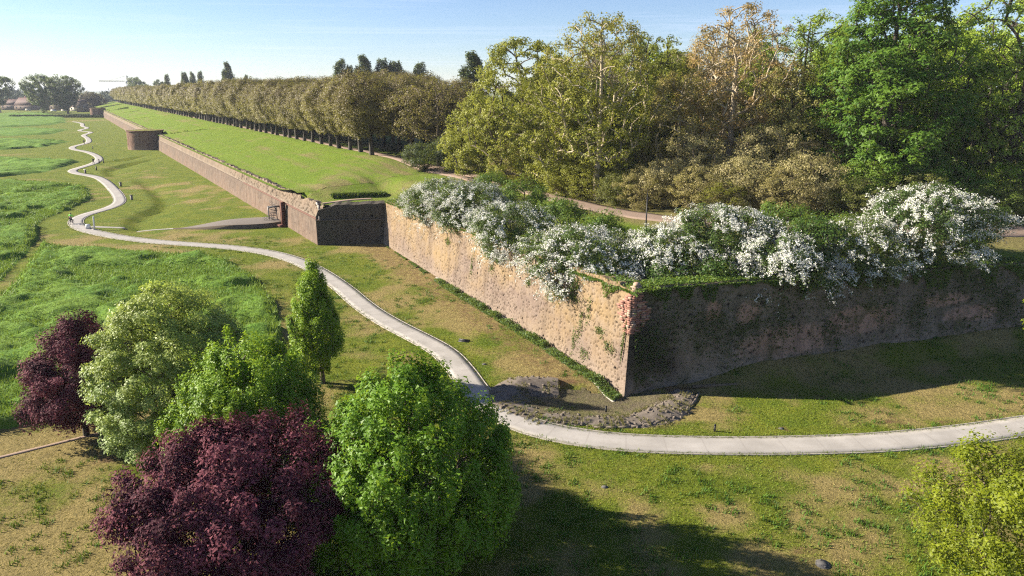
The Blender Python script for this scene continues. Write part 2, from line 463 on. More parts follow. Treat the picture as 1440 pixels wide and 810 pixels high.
def soilness(x, y):
    s = .0 * x
    dw, _ = pl_dist(x, y, [tuple(B), tuple(Cc)])
    s = s + .5 * (1 - sstep(2.5, 7.0, dw))
    dr, _ = pl_dist(x, y, RUIN)
    s = s + .35 * (1 - sstep(.6, 2.2, dr))
    for cx, cy, r in ((17.5, 39.8, 1.1), (25.2, 40.6, 1.5), (28.5, 40.4, 1.6), (22, 44.5, 1.2), (-24, 36, 1.5), (1.5, 34.5, 1.2), (-4.9, 52.0, .9), (13.8, 27.5, 1.3)):
        s = s + .6 * (1 - sstep(.3, 1, np.hypot(x - cx, (y - cy) * 1.4) / r))
    dd = np.hypot((x - 6.2) / 5.5, (y - 44) / 3)
    s = s * (1 - .8 * (1 - sstep(.6, 1.2, dd)))
    return np.clip(s, 0, 1)
gx = graded(-7000, 9000, .7, -44, 46); gx = np.r_[gx[gx < -131], np.arange(-130.5, -44.5, 1.15), gx[gx >= -44]]; gx = np.sort(np.r_[gx, -133, -137, -142])
gy = graded(-400, 14000, .6, 22, 64, 1.08); gy = np.r_[gy[gy <= 64], np.arange(65, 205, 1.25), gy[gy > 207]]
X, Y = np.meshgrid(gx, gy)
xr, yr = X.ravel(), Y.ravel()
gz = G(xr, yr)
link('ground', mesh('ground', np.c_[xr, yr, gz], grid_faces(*X.shape), attrs={'dry': dryness(xr, yr), 'soil': soilness(xr, yr)}, smooth=True), M['lawn'])['kind'] = 'structure'

def ribbon(name, line, width, mat, zf, lift=.03, nx=5, parent=None, skirt=.12, wob=0):
    d = np.gradient(line, axis=0); d /= np.linalg.norm(d, axis=1)[:, None]; nrm = np.c_[d[:, 1], -d[:, 0]]
    w = np.asarray(width) * np.ones(len(line))
    if wob: w = w + wob * (fbm(np.arange(len(line)) / 2.5, np.zeros(len(line)), 77, 3) - .5)
    k = np.linspace(-.5, .5, nx)
    P = line[:, None, :] + nrm[:, None, :] * (k[None, :, None] * w[:, None, None])
    Z = zf(P[..., 0].ravel(), P[..., 1].ravel()).reshape(P.shape[:2]) + lift
    P3 = np.dstack([P, Z])
    lo = P3[:, [0, -1]].copy(); lo[..., 2] -= skirt
    P3 = np.concatenate([lo[:, :1], P3, lo[:, 1:]], 1)
    ac = np.tile(np.r_[0, k + .5, 1], (len(line), 1))
    al = np.repeat(np.r_[0, np.cumsum(np.hypot(*np.diff(line, axis=0).T))][:, None], nx + 2, 1)
    o = link(name, mesh(name, P3.reshape(-1, 3), grid_faces(len(line), nx + 2), attrs={'across': ac.ravel(), 'along': al.ravel()}), mat, parent)
    return o
pw = 2.05 + .25 * sstep(0, 120, PL[:, 1])
path = ribbon('path', PL, pw, M['path'], G, .035, 5); path['kind'] = 'structure'
def offset(line, off):
    d = np.gradient(line, axis=0); d /= np.linalg.norm(d, axis=1)[:, None]
    return line + np.c_[d[:, 1], -d[:, 0]] * np.asarray(off)[..., None] if np.ndim(off) else line + np.c_[d[:, 1], -d[:, 0]] * off
near = PL[PL[:, 1] < 150]
for sgn in (-1, 1):
    ribbon('kerb', offset(near, sgn * 1.10), .09, M['pale_stone'], G, .055, 2, path, .1)
fp = ribbon('footpath', FOOT, .30, M['earth_path'], G, .03, 3, wob=.2); fp['kind'] = 'structure'
side = smooth_line([(-70.5, 108.2), (-66, 107.0), (-60, 106.3), (-53, 106.5), (-47, 107.5), (-42, 108.5)], .8)
ribbon('side_path', side, .9, M['path'], G, .03, 3, wob=.3)['kind'] = 'structure'
e = smooth_line(EDGE, .5)
ribbon('edging_strip', e, .28, M['pale_stone'], G, .08, 2)['kind'] = 'structure'

# ------------------------------------------------------------------ upper ground: rampart bank and bastion top
def topline(p, q, ht_, bat=.10):
    d = q - p; d = d / np.hypot(*d); n = np.array((-d[1], d[0]))
    return n * ht_ * bat
def rampart_profile(s, w):
    crest = 9.0
    z = 5.3 + (crest - 5.3) * np.clip((w - 2.2) / 18.3, 0, 1) ** .92
    z = z - .35 * np.exp(-((w - 21.5) / 1.2) ** 2) * 0
    # old diagonal ramps cut into the slope
    for s0, dirn in ((195.5, -1.73), (350, -2.2), (455, -2.2), (530, -2.2)):
        dd = (s - s0 - dirn * w) / math.hypot(1, dirn)
        z = z - 1.3 * np.exp(-(dd / 1.2) ** 2) * sstep(2, 4, w) * (1 - sstep(15, 19, w)) + .45 * np.exp(-((dd - 2.2) / 1.4) ** 2) * sstep(2, 4, w) * (1 - sstep(15, 19, w))
    return z
def zrim(x): return np.interp(x, [-18, -8, 8, 46, 96], [5.9, 6.4, 7.5, 6.4, 6.4])
def Z(x, y):
    """height of the upper ground"""
    x = np.asarray(x, float); y = np.asarray(y, float)
    s, w = to_sw(x, y)
    d1, _ = pl_dist(x, y, [tuple(B), tuple(Cc), tuple(D), tuple(E)])
    zt = zrim(x) + (7.6 - zrim(x)) * sstep(1, 12, d1)
    zt = zt + 1.2 * sstep(100, 150, y)
    k = sstep(-2, 24, s - .55 * np.clip(w - 6, 0, 30))
    zr_ = rampart_profile(s, w)
    zr_ = 5.4 + (zr_ - 5.4) * sstep(4, 22, s)
    z = zt * (1 - k) + zr_ * k
    flat = (1 - sstep(12.0, 16, w)) * (1 - sstep(5, 14, s))
    z = z * (1 - flat) + 5.45 * flat
    # small scarp facing the viewer near the wall's end
    z = z + .4 * sstep(0, .9, s - 5.4 + .24 * (w - 4.5)) * sstep(3.8, 5, w) * (1 - sstep(12, 13, w)) * (1 - sstep(9, 26, s))
    return z + .30 * (fbm(x / 6, y / 6, 9, 4) - .5) * sstep(1.5, 4, np.where(s > 5, w, 4))

ws = np.r_[np.arange(.5, 26, .55), np.arange(26.5, 60, 3), np.arange(60, 200, 20)]
ss = np.r_[np.arange(10, 200, 1.0), np.arange(200, 760, 2.0)]
S, W = np.meshgrid(ss, ws, indexing='ij')
rx, ry = sw(S, W)
rx, ry = rx.ravel(), ry.ravel()
rz_ = Z(rx, ry)
pd = np.exp(-((W.ravel() - 23.3) / 1.5) ** 2)
rdry = np.clip(.16 + .9 * (fbm(rx / 5, ry / 5, 61, 4) - .55) + 1.7 * (fbm(S.ravel() / 26, W.ravel() / 1.4, 63, 3) - .5) + .35 * np.exp(-((S.ravel() - 14) / 9) ** 2) + .5 * sstep(24, 27, W.ravel()) + .5 * np.exp(-((W.ravel() - 18.6 - .5 * np.sin(S.ravel() / 17)) / .5) ** 2) * (S.ravel() < 150), 0, 1)
rampart = link('rampart_bank', mesh('rampart_bank', np.c_[rx, ry, rz_], grid_faces(*S.shape)[:, ::-1], attrs={'dry': rdry, 'soil': np.clip(.9 * pd, 0, 1)}, smooth=True), M['bank_grass'])
tag(rampart, kind='structure')
RAMP_S = smooth_line([sw(-2, 24.5), sw(30, 23.3), sw(100, 23.3), sw(400, 23.4), sw(740, 23.4)], 1.5)
ribbon('rampart_path', RAMP_S, 2.6, M['earth_path'], lambda x, y: Z(x, y), .04, 3, wob=.6)['kind'] = 'structure'

# bastion top on its own grid
tx = np.arange(-34, 130, .7); ty = np.arange(44, 150, .7)
tx = np.r_[tx, np.arange(132, 420, 8)]; ty = np.r_[ty, np.arange(152, 420, 8)]
X, Y = np.meshgrid(tx, ty); xr, yr = X.ravel(), Y.ravel()
def shrink(P, k):
    P = np.asarray(P, float); out = []
    for i in range(len(P)):
        a, b, c = P[i - 1], P[i], P[(i + 1) % len(P)]
        n1 = np.array((-(b - a)[1], (b - a)[0])); n1 /= np.hypot(*n1)
        n2 = np.array((-(c - b)[1], (c - b)[0])); n2 /= np.hypot(*n2)
        out.append(b + (n1 + n2) / (1 + n1 @ n2) * k)
    return [tuple(q) for q in out]
POLY = [tuple(sw(16, 0)), tuple(A), tuple(B), tuple(Cc), tuple(D), tuple(E), (420, 178), (420, 420), tuple(sw(16, 420))]
INN = shrink(POLY, 1.35)
ins = in_poly(xr, yr, INN)
s_, w_ = to_sw(xr, yr)
zt = np.where(ins, Z(xr, yr) - .02, -.6)
I = ins.reshape(X.shape); sg = s_.reshape(X.shape)
keep = (I[:-1, :-1] | I[:-1, 1:] | I[1:, 1:] | I[1:, :-1]) & (sg[:-1, :-1] < 10.4)
wood_soil = sstep(-9, -2, yr - np.interp(xr, [-14, -4, 5.5, 14.3, 24.5, 34, 51, 200], [119, 108, 87, 74, 69, 67, 67.5, 80])) * .55
tdry = np.clip(.35 + 1.2 * (fbm(xr / 4, yr / 4, 71, 4) - .5) + wood_soil, 0, 1)
tag(link('bastion_top', mesh('bastion_top', np.c_[xr, yr, zt], grid_faces(*X.shape, keep=keep), attrs={'dry': tdry, 'soil': wood_soil * .7}, smooth=True), M['bank_grass']), kind='structure')
TP = smooth_line([(-16, 122), (-9, 114), (-4, 108), (1, 97), (5.7, 87), (10, 79.5), (14.3, 74.4), (19, 71), (24.5, 68.6), (34, 67), (51, 67.4), (75, 72), (110, 84)], 1.0)
ribbon('gravel_walk', TP, 3.6, M['earth_path'], Z, .05, 5, wob=.8)['kind'] = 'structure'
LP = smooth_line([sw(2.5, 1.8), sw(3.5, 5), sw(3.0, 9.5)], .6)
ribbon('dirt_track', LP, 1.1, M['earth_path'], Z, .04, 3, wob=.5)['kind'] = 'structure'

# ------------------------------------------------------------------ walls
def face(p0, p1, z0f, z1f, res, bat, pits=None, rough=.05, seed=0, taper=True, ends=(None, None), rag=0):
    """battered wall face from p0 to p1 (outside is to the right of travel); returns V,F,attrs and the top edge"""
    p0, p1 = np.asarray(p0, float), np.asarray(p1, float); L = np.hypot(*(p1 - p0)); d = (p1 - p0) / L; nin = np.array((-d[1], d[0]))
    nu = int(L / res) + 1; u = np.linspace(0, L, nu)
    z0 = z0f(u); z1 = z1f(u)
    if rag:
        z1 = z1 + rag * (fbm(u / .9, u * 0, seed + 5, 4) - .5) * 2
    H = float((z1 - z0).mean()); nv = int(H / res) + 1
    v = np.linspace(0, 1, nv)
    U, Vv = np.meshgrid(u, v, indexing='ij')
    zz_ = z0[:, None] + (z1 - z0)[:, None] * Vv
    e0 = (ends[0] or 0) ; e1 = (ends[1] or 0)
    # batter: move in with height; mitre the ends along the wall
    hgt = zz_ - z0.mean()
    along = U + (e0 * (1 - U / L) - e1 * (U / L)) * hgt * bat
    px = p0[0] + d[0] * along + nin[0] * hgt * bat
    py = p0[1] + d[1] * along + nin[1] * hgt * bat
    disp = rough * 2 * (fbm(U / 1.4, zz_ / 1.4, seed, 4) - .5)
    pt = np.zeros(U.shape)
    if pits:
        pd_ = pits(U, zz_); disp = disp + pd_; pt = (pd_ < -.01) * .95  # hole shade kept as a colour mask on top of the real depth
    if taper:
        k = np.minimum(sstep(0, .5, U), sstep(0, .5, L - U)); disp = disp * k
    px = px - nin[0] * disp; py = py - nin[1] * disp
    Vt = np.c_[px.ravel(), py.ravel(), zz_.ravel()]
    at = {'u': U.ravel() + seed * 31.7, 'v': zz_.ravel(), 'hrel': Vv.ravel() + np.zeros(U.size), 'pit': pt.ravel(), 'pale': np.zeros(U.size)}
    return Vt, grid_faces(nu, nv), at, (px[:, -1], py[:, -1], zz_[:, -1], nin)
def cap(top, depth, seed, n=5, rag=.18, drop=.1):
    px, py, pz, nin = top; k = np.linspace(0, 1, n)
    P = np.stack([px[:, None] + nin[0] * k * depth, py[:, None] + nin[1] * k * depth, pz[:, None] + 0 * k], -1)
    P[..., 2] += rag * (fbm(P[..., 0] * 1.5, P[..., 1] * 1.5, seed, 3) - .5) * np.minimum(1, k * 4) - drop * k
    at = {'u': np.tile(np.arange(len(px))[:, None] * .1, (1, n)).ravel(), 'v': P[..., 2].ravel() + (k * depth)[None, :].repeat(len(px), 0).ravel(), 'hrel': np.full(P[..., 0].size, .9), 'pit': np.zeros(P[..., 0].size), 'pale': np.zeros(P[..., 0].size)}
    return P.reshape(-1, 3), grid_faces(len(px), n), at
def join(parts):
    V, F, at, n = [], [], {}, 0
    for v, f, a in parts:
        V.append(v); F.append(np.asarray(f) + n); n += len(v)
        for k in a: at.setdefault(k, []).append(a[k])
    return np.concatenate(V), np.concatenate(F), {k: np.concatenate(x) for k, x in at.items()}
def make_pits(seed, cell0=.42, prob0=.55, size0=.072, depth=.28):
    """irregular rows of missing bricks and putlog holes"""
    def f(U, Zv):
        out = np.zeros(U.shape)
        U0 = U
        for di, (cell, size) in enumerate(((cell0, size0), (cell0 * .62, size0 * .72))):
            cj = np.floor(Zv / cell); U = U0 + 7.3 * _h(cj, cj * 0, seed + 50 + di) + di * 3.1; ci = np.floor(U / cell)
            seed_ = seed + 100 * di; r1 = _h(ci, cj, seed_); r2 = _h(ci, cj, seed + 1); r3 = _h(ci, cj, seed + 2); r4 = _h(ci, cj, seed + 3)
            pr = prob0 * np.clip(-.35 + 2.0 * fbm(U0 / 5, Zv / 2.5, seed + 9 + di, 3), 0, 1)
            cx = (ci + .18 + .64 * r1) * cell; cz = (cj + .18 + .64 * r2) * cell
            sz = size * (.5 + 1.1 * r4 ** 2)
            dd = np.maximum(np.abs(U - cx) / (sz * 1.15), np.abs(Zv - cz) / (sz * .8))
            out = np.minimum(out, -depth * (dd < 1) * (r3 < pr))
        return out
    return f

HB = lambda L: (lambda u: np.full_like(u, -.5))
LBC = float(np.hypot(*(Cc - B))); LCD = float(np.hypot(*(D - Cc))); LDE = float(np.hypot(*(E - D)))
bast = thing('bastion_wall', 'huge pitted tan brick bastion wall with its sharp corner pointing at the ruin', 'wall', (8.1, 45.2, 0))
def at_bast(V):
    V = V.copy(); V[:, 0] -= 8.1; V[:, 1] -= 45.2; return V
# interior turn at the corner: 62.6 deg against 17.8 deg
dB = (Cc - B) / LBC; dC = (D - Cc) / LCD; dE = (E - D) / LDE
turn = math.acos(float(np.clip(dB @ dC, -1, 1))); mit = math.tan(turn / 2)
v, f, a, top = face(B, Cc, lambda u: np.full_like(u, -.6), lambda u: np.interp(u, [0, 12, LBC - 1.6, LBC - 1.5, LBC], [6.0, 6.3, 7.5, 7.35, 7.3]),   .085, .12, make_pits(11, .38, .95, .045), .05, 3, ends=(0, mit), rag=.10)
cp = cap(top, .75, 4)
V, F, at = join([(v, f, a), cp])
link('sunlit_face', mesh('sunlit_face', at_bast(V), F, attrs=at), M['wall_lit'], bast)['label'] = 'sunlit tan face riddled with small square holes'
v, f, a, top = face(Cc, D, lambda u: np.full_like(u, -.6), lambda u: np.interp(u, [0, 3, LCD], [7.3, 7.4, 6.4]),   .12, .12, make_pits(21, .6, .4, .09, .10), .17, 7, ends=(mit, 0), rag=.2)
uu_ = a['u'] - 7 * 31.7; vv_ = a['v']
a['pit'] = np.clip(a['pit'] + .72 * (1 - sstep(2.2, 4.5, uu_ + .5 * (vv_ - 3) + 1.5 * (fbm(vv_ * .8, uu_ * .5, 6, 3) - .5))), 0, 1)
for cu, cv, su, sv in ((14, 2.2, 4.8, 1.5), (21, 3.2, 4.0, 1.3), (10, 4.8, 1.2, .9), (30, 4.0, 3.0, .6), (33, 2.6, 3.5, .8), (7, 5.2, .8, .8)):
    a['pale'] = np.maximum(a['pale'], .95 * np.exp(-((uu_ - cu) / su) ** 2 - ((vv_ - cv) / sv) ** 2))
v2, f2, a2, top2 = face(D, E, lambda u: np.full_like(u, -.6), lambda u: np.full_like(u, 6.4), .3, .12, None, .2, 8, rag=.1, taper=False)
V, F, at = join([(v, f, a), cap(top, .75, 5), (v2, f2, a2), cap(top2, .75, 6)])
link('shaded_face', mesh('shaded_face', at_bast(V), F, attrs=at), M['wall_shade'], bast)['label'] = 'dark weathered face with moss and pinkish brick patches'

# curtain wall with its cordon and set-back parapet
cur = thing('curtain_wall', 'long straight brick city wall with a cordon line running to the far towers', 'wall', (A[0], A[1], 0))
def at_cur(V):
    V = V.copy(); V[:, 0] -= A[0]; V[:, 1] -= A[1]; return V
lows, ups = [], []
def seg(s0, s1, res, base, seed):
    p0, p1 = np.array(sw(s1, 0)), np.array(sw(s0, 0))
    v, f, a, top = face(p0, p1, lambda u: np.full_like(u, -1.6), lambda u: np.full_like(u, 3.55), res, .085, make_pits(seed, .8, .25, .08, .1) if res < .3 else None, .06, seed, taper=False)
    lows.append((v, f, a)); lows.append(cap(top, .5, seed, 2, 0, 0))
    off = .085 * 5.15 + .22
    q0, q1 = np.array(sw(s1, off)), np.array(sw(s0, off))
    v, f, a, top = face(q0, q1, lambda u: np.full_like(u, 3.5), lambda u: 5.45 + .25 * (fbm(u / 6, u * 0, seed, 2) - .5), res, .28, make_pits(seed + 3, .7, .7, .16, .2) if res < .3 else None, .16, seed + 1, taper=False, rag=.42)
    ups.append((v, f, a)); ups.append(cap(top, .8, seed + 2, 4, .3, .15))
seg(0, 62, .14, 0, 31); seg(62, 192, .3, 0, 33); seg(199, 552, .9, 0, 35); seg(556, 640, 2, 0, 37)
V, F, at = join(lows); link('lower_wall', mesh('lower_wall', at_cur(V), F, attrs=at), M['wall_curtain'], cur)
V, F, at = join(ups); link('parapet', mesh('parapet', at_cur(V), F, attrs=at), M['wall_parapet'], cur)
mb = MB()
off = .085 * 5.15
def cordon(s0, s1, r):
    for k in np.arange(s0, s1, 3.0):
        a_, b_ = sw(k, off), sw(min(k + 3.0, s1), off)
        mb.tube((a_[0] - A[0], a_[1] - A[1], 3.58), (b_[0] - A[0], b_[1] - A[1], 3.58), r, n=8, caps=False)
cordon(-.2, 47, .13)
mb.build('cordon', M['cordon'], cur)
# end flank turned to the viewer
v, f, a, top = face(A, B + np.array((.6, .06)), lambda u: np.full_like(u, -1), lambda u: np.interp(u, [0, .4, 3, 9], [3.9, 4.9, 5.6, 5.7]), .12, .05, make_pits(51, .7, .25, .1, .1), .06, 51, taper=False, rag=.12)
V, F, at = join([(v, f, a), cap(top, 2.0, 52, 5, .2, -.1)])
link('end_flank', mesh('end_flank', at_cur(V), F, attrs=at), M['wall_flank'], cur)['label'] = 'short dark end face with its shade put into the brick colour'
fd = (B - A) / np.hypot(*(B - A)); fn = np.array((-fd[1], fd[0]))
mb = MB()
for z in (3.5,):
    a_, b_ = fn * .2 - fn * .08, (B - A) + fn * .2 - fn * .08
    mb.tube((a_[0], a_[1], z), (b_[0], b_[1], z), .1, n=8, caps=False)
mb.build('end_cordon', M['wall_flank'], cur)
# pale rim curve on the corner where the parapet dies into the flank
mb = MB()
pts = [(-.1, .48, 3.5), (.15, .62, 4.2), (.7, .8, 4.85), (1.5, 1.0, 5.3), (2.6, 1.1, 5.55)]
for p_, q_ in zip(pts[:-1], pts[1:]):
    x0, y0 = sw(p_[0], p_[1]); x1, y1 = sw(q_[0], q_[1])
    mb.tube((x0 - A[0], y0 - A[1], p_[2]), (x1 - A[0], y1 - A[1], q_[2]), .14, n=7)
mb.build('rim_stones', M['pale_stone'], cur, smooth=True)

# round towers in the line of the wall
def tower(s, r, h, label, res=.35):
    cx, cy = sw(s, -2.6)
    th = thing('round_tower', label, 'tower', (cx, cy, 0), 0)
    n = int(2 * math.pi * r / res); m = int(h / res) + 2
    ang = np.linspace(0, 2 * math.pi, n + 1); vz = np.linspace(-1.2, h, m)
    Ag, Zg = np.meshgrid(ang, vz, indexing='ij')
    R = r * (1 + .05 * (h - Zg) / h) + .14 * (fbm(Ag * r / 1.5, Zg / 1.2, int(s), 4) - .5) * 2 * np.minimum(1, np.minimum(Ag, 2 * math.pi - Ag) * 3)
    crack = np.exp(-((np.mod(Ag, 2 * math.pi) - 3.95 - .05 * np.sin(Zg * 1.7)) / .035) ** 2)
    R = R - .35 * crack
    V = np.c_[(R * np.cos(Ag)).ravel(), (R * np.sin(Ag)).ravel(), Zg.ravel()]
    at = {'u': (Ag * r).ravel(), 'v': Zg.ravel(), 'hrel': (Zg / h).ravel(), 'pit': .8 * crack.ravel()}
    link('drum', mesh('drum', V, grid_faces(n + 1, m), attrs=at), M['wall_tower'], th)
    # rim roll and turf lid
    rm = MB().ring((0, 0, h - .15), r * 1.0 + .08, .22, n=40, m=8)
    rm.build('rim', M['cordon'], th, True)
    k = 24
    P = [(0, 0, h + .15)] + [((r - .3) * math.cos(2 * math.pi * i / k), (r - .3) * math.sin(2 * math.pi * i / k), h + .05 * (i % 3)) for i in range(k)]
    link('turf_lid', mesh('turf_lid', P, np.array([(0, 1 + i, 1 + (i + 1) % k) for i in range(k)]), attrs={'dry': [.5] * (k + 1), 'soil': [.2] * (k + 1)}), M['lawn'], th)
    return th
M['wall_tower'] = wall_mat('wall_tower', (0.2, 0.12, 0.088), (0.168, 0.096, 0.072), (0.096, 0.06, 0.044), (0.336, 0.232, 0.168), .35)
tower(195.5, 6.0, 6.7, 'nearer squat round brick tower with a crack, standing in the line of the wall')
tower(554, 5.4, 7.0, 'far small round brick tower near the two dark trees', res=.6)

# ------------------------------------------------------------------ trees
def norm(v): return v / np.maximum(np.linalg.norm(v, axis=-1, keepdims=True), 1e-9)

def leaf_cards(rng, P, size, nrm, aspect=.6, fold=.18):
    n = len(P)
    nrm = norm(nrm); r = norm(rng.normal(size=(n, 3)))
    t = norm(np.cross(nrm, r)); b = np.cross(nrm, t)
    s = np.asarray(size).reshape(-1, 1) * .5
    V = np.empty((n, 3, 3))
    V[:, 0] = P + t * s * 1.1
    V[:, 1] = P - t * s * .8 + b * s * aspect + nrm * s * fold; V[:, 2] = P - t * s * .8 - b * s * aspect + nrm * s * fold
    return V.reshape(-1, 3), np.arange(3 * n).reshape(n, 3)

def skeleton(rng, trunk, targets, up=.35, minz=0, wob=.12, seg=3):
    N = [np.array(p, float) for p in trunk]; par = [-1] + list(range(len(trunk) - 1))
    tr = np.array(trunk)
    ax = np.array([np.interp(t[2], tr[:, 2], tr[:, 0]) for t in targets]), np.array([np.interp(t[2], tr[:, 2], tr[:, 1]) for t in targets])
    order = np.argsort(np.hypot(targets[:, 0] - ax[0], targets[:, 1] - ax[1]) + .15 * targets[:, 2])
    arr = np.empty((len(trunk) + len(targets) * seg, 3)); arr[:len(N)] = N; n = len(N); par = par + [0] * (len(targets) * seg)
    cnt = np.zeros(len(arr))
    for ti in order:
        t = targets[ti]; a = arr[:n]
        dv = t - a; d = np.linalg.norm(dv, axis=1); hd = np.hypot(dv[:, 0], dv[:, 1])
        cost = d + 1.2 * np.clip(a[:, 2] - t[2] + up * hd, 0, None) + 50 * (a[:, 2] < minz)
        i = int(np.argmin(cost)); p0 = arr[i]; L = d[i]
        c = p0 + (t - p0) * .45 + np.array((0, 0, .18 * L)) * (1 if t[2] >= p0[2] - .1 else .4) + rng.normal(size=3) * wob * L * .5
        pi = i
        for k in range(1, seg + 1):
            q = k / seg
            arr[n] = (1 - q) ** 2 * p0 + 2 * q * (1 - q) * c + q * q * t + (rng.normal(size=3) * wob * L * .15 if k < seg else 0)
            par[n] = pi; pi = n; n += 1
        while pi >= 0:
            cnt[pi] += 1; pi = par[pi]
    return arr[:n], np.array(par[:n]), np.maximum(cnt[:n], 1)

def wood_mesh(name, arr, par, cnt, r_root, r_tip, flare=1.35, nt=1, pw=.5, sides=6):
    tot = cnt.max(); r = r_tip + (r_root - r_tip) * ((cnt / tot) ** pw)
    r[0] *= flare
    ch = np.arange(1, len(arr)); pa = par[1:]
    a, b = arr[pa], arr[ch]; d = norm(b - a)
    r0 = np.minimum(r[pa], r[ch] * 1.35); r0[pa == 0] = r[0]; r1 = r[ch]
    u = np.cross(d, np.where(np.abs(d[:, 2:3]) < .9, np.array((0, 0, 1.)), np.array((1., 0, 0)))); u = norm(u); v = np.cross(d, u)
    th = np.arange(sides) * 2 * np.pi / sides
    ring = np.cos(th)[None, :, None] * u[:, None] + np.sin(th)[None, :, None] * v[:, None]
    R0 = a[:, None] - d[:, None] * r0[:, None, None] * .3 + ring * r0[:, None, None]; R1 = b[:, None] + ring * r1[:, None, None]
    V = np.concatenate([R0, R1], 1).reshape(-1, 3)
    k = np.arange(sides); base = (np.arange(len(ch)) * 2 * sides)[:, None]
    F = np.stack([base + k, base + (k + 1) % sides, base + sides + (k + 1) % sides, base + sides + k], -1).reshape(-1, 4)
    return mesh(name, V, F, smooth=True)

def prof_round(t): return np.sqrt(np.clip(1 - (2 * t - 1) ** 2, 0, 1)) ** .9
def prof_egg(t): return np.clip(np.sin(np.pi * np.clip(t, 0, 1) ** .72), 0, 1) ** .75
def prof_column(t): return np.clip(1.15 * np.sin(np.pi * np.clip(t * .93 + .06, 0, 1)) ** .6, 0, 1)
def prof_umbrella(t): return np.clip(np.where(t < .45, .45 + .55 * (t / .45) ** .8, np.sqrt(np.clip(1 - ((t - .45) / .56) ** 2, 0, 1))), 0, 1)
def prof_flame(t): return np.clip(np.sin(np.pi * np.clip(t, 0, 1) ** .62) ** .8 * (1 - .25 * t), 0, 1)
def prof_wide(t): return np.clip(np.where(t < .4, .55 + .45 * (t / .4) ** .7, np.sqrt(np.clip(1 - ((t - .4) / .62) ** 2, 0, 1)) ** 1.1), 0, 1)
def prof_dome(t): return np.clip(np.where(t < .35, .72 + .28 * (t / .35), np.sqrt(np.clip(1 - ((t - .35) / .66) ** 2, 0, 1))), 0, 1)
def prof_fan(t): return np.clip(.25 + .9 * t ** .8, 0, 1) * np.sqrt(np.clip(1 - ((t - .62) / .42) ** 2, 0, 1) * (t > .62) + (t <= .62))

def tree_meshes(kind, seed, H, base, R, prof, nclump, clump, per, leaf, pal, r_trunk=.2, pal2=None, hue_h=0, up=.5, surf=.5, aspect=.6,
                lean=(0, 0), jitter=.12, shell=.55, seg=3, r_tip=.015, trunk_top=.8, asym=.18, upw=.35, tipfluff=0, nrand=.45, cvar=1.0, limb_up=.35, sides=6, pw=.5):
    rng = np.random.default_rng(seed)
    # trunk line
    zt_ = np.linspace(0, H * trunk_top, 7)
    wv = np.cumsum(rng.normal(size=(7, 2)) * .012 * H, 0) * .6; wv -= wv[0]
    trunk = np.c_[wv[:, 0] + lean[0] * (zt_ / H) ** 1.5, wv[:, 1] + lean[1] * (zt_ / H) ** 1.5, zt_]
    # clump centres through the crown's volume, most of them near its skin
    T, Aa, Q = [], [], []
    while len(T) < nclump:
        t = rng.random(); 
        if rng.random() < prof(np.array(t)) * .9 + .05:
            T.append(t)
    T = np.array(T); Aa = rng.random(nclump) * 2 * np.pi
    q = np.where(rng.random(nclump) < surf, .78 + .24 * rng.random(nclump), np.sqrt(rng.random(nclump)) * .85)
    lump = 1 + asym * np.sin(Aa * 2 + seed) * np.cos(T * 5 + seed * 1.3) + asym * .7 * np.sin(Aa * 3 - seed * 2 + T * 7)
    rr = R * prof(T) * q * lump
    cz = base + T * (H - base) + rng.normal(size=nclump) * jitter
    tx_ = np.interp(cz, trunk[:, 2], trunk[:, 0]); ty_ = np.interp(cz, trunk[:, 2], trunk[:, 1])
    ctr = np.c_[tx_ + rr * np.cos(Aa), ty_ + rr * np.sin(Aa), cz]
    arr, par, cnt = skeleton(rng, trunk, ctr, up=limb_up, minz=base * .55, seg=seg)
    wood = wood_mesh(kind + '_trunk', arr, par, cnt, r_trunk, r_tip, sides=sides, pw=pw)
    # leaves round the clumps
    per = int(per); n = nclump * per
    ci = np.repeat(np.arange(nclump), per)
    cs = np.array(clump) * (.7 + .6 * rng.random((nclump, 1)))
    dirs = norm(rng.normal(size=(n, 3))); rad_ = np.where(rng.random(n) < shell, .7 + .4 * rng.random(n), rng.random(n) ** .5)[:, None]
    off = dirs * rad_ * cs[ci]
    outw = np.c_[np.cos(Aa), np.sin(Aa), .25 + 0 * Aa]
    if tipfluff:     # stretch each clump along its own shoot
        sh = norm(outw * (1 - upw) + np.array((0, 0, upw)) + rng.normal(size=(nclump, 3)) * .15)
        al = (rng.random(n) - .35)[:, None] * tipfluff
        off = off * (1 - .45 * np.clip(al / tipfluff + .1, 0, 1)) + sh[ci] * al
    P = ctr[ci] + off
    nr = norm(norm(off + 1e-6) * .7 + outw[ci] * .4 + np.array((0, 0, up)) + rng.normal(size=(n, 3)) * nrand)
    V, F = leaf_cards(rng, P, leaf * (.65 + .7 * rng.random(n)), nr, aspect)
    p0, p1 = np.array(pal[0]), np.array(pal[1])
    k = np.clip(.5 + cvar * (.28 * rng.normal(size=nclump)[ci] + .2 * rng.normal(size=n)), 0, 1)[:, None]
    c = p0 * (1 - k) + p1 * k
    if pal2 is not None:
        h = sstep(.25, .9, T + rng.normal(size=nclump) * .15)[ci][:, None] * hue_h
        c = c * (1 - h) + np.array(pal2) * (.75 + .5 * k) * h
    crown = mesh(kind + '_crown', V, F, cols=np.repeat(c, 3, 0))
    return wood, crown

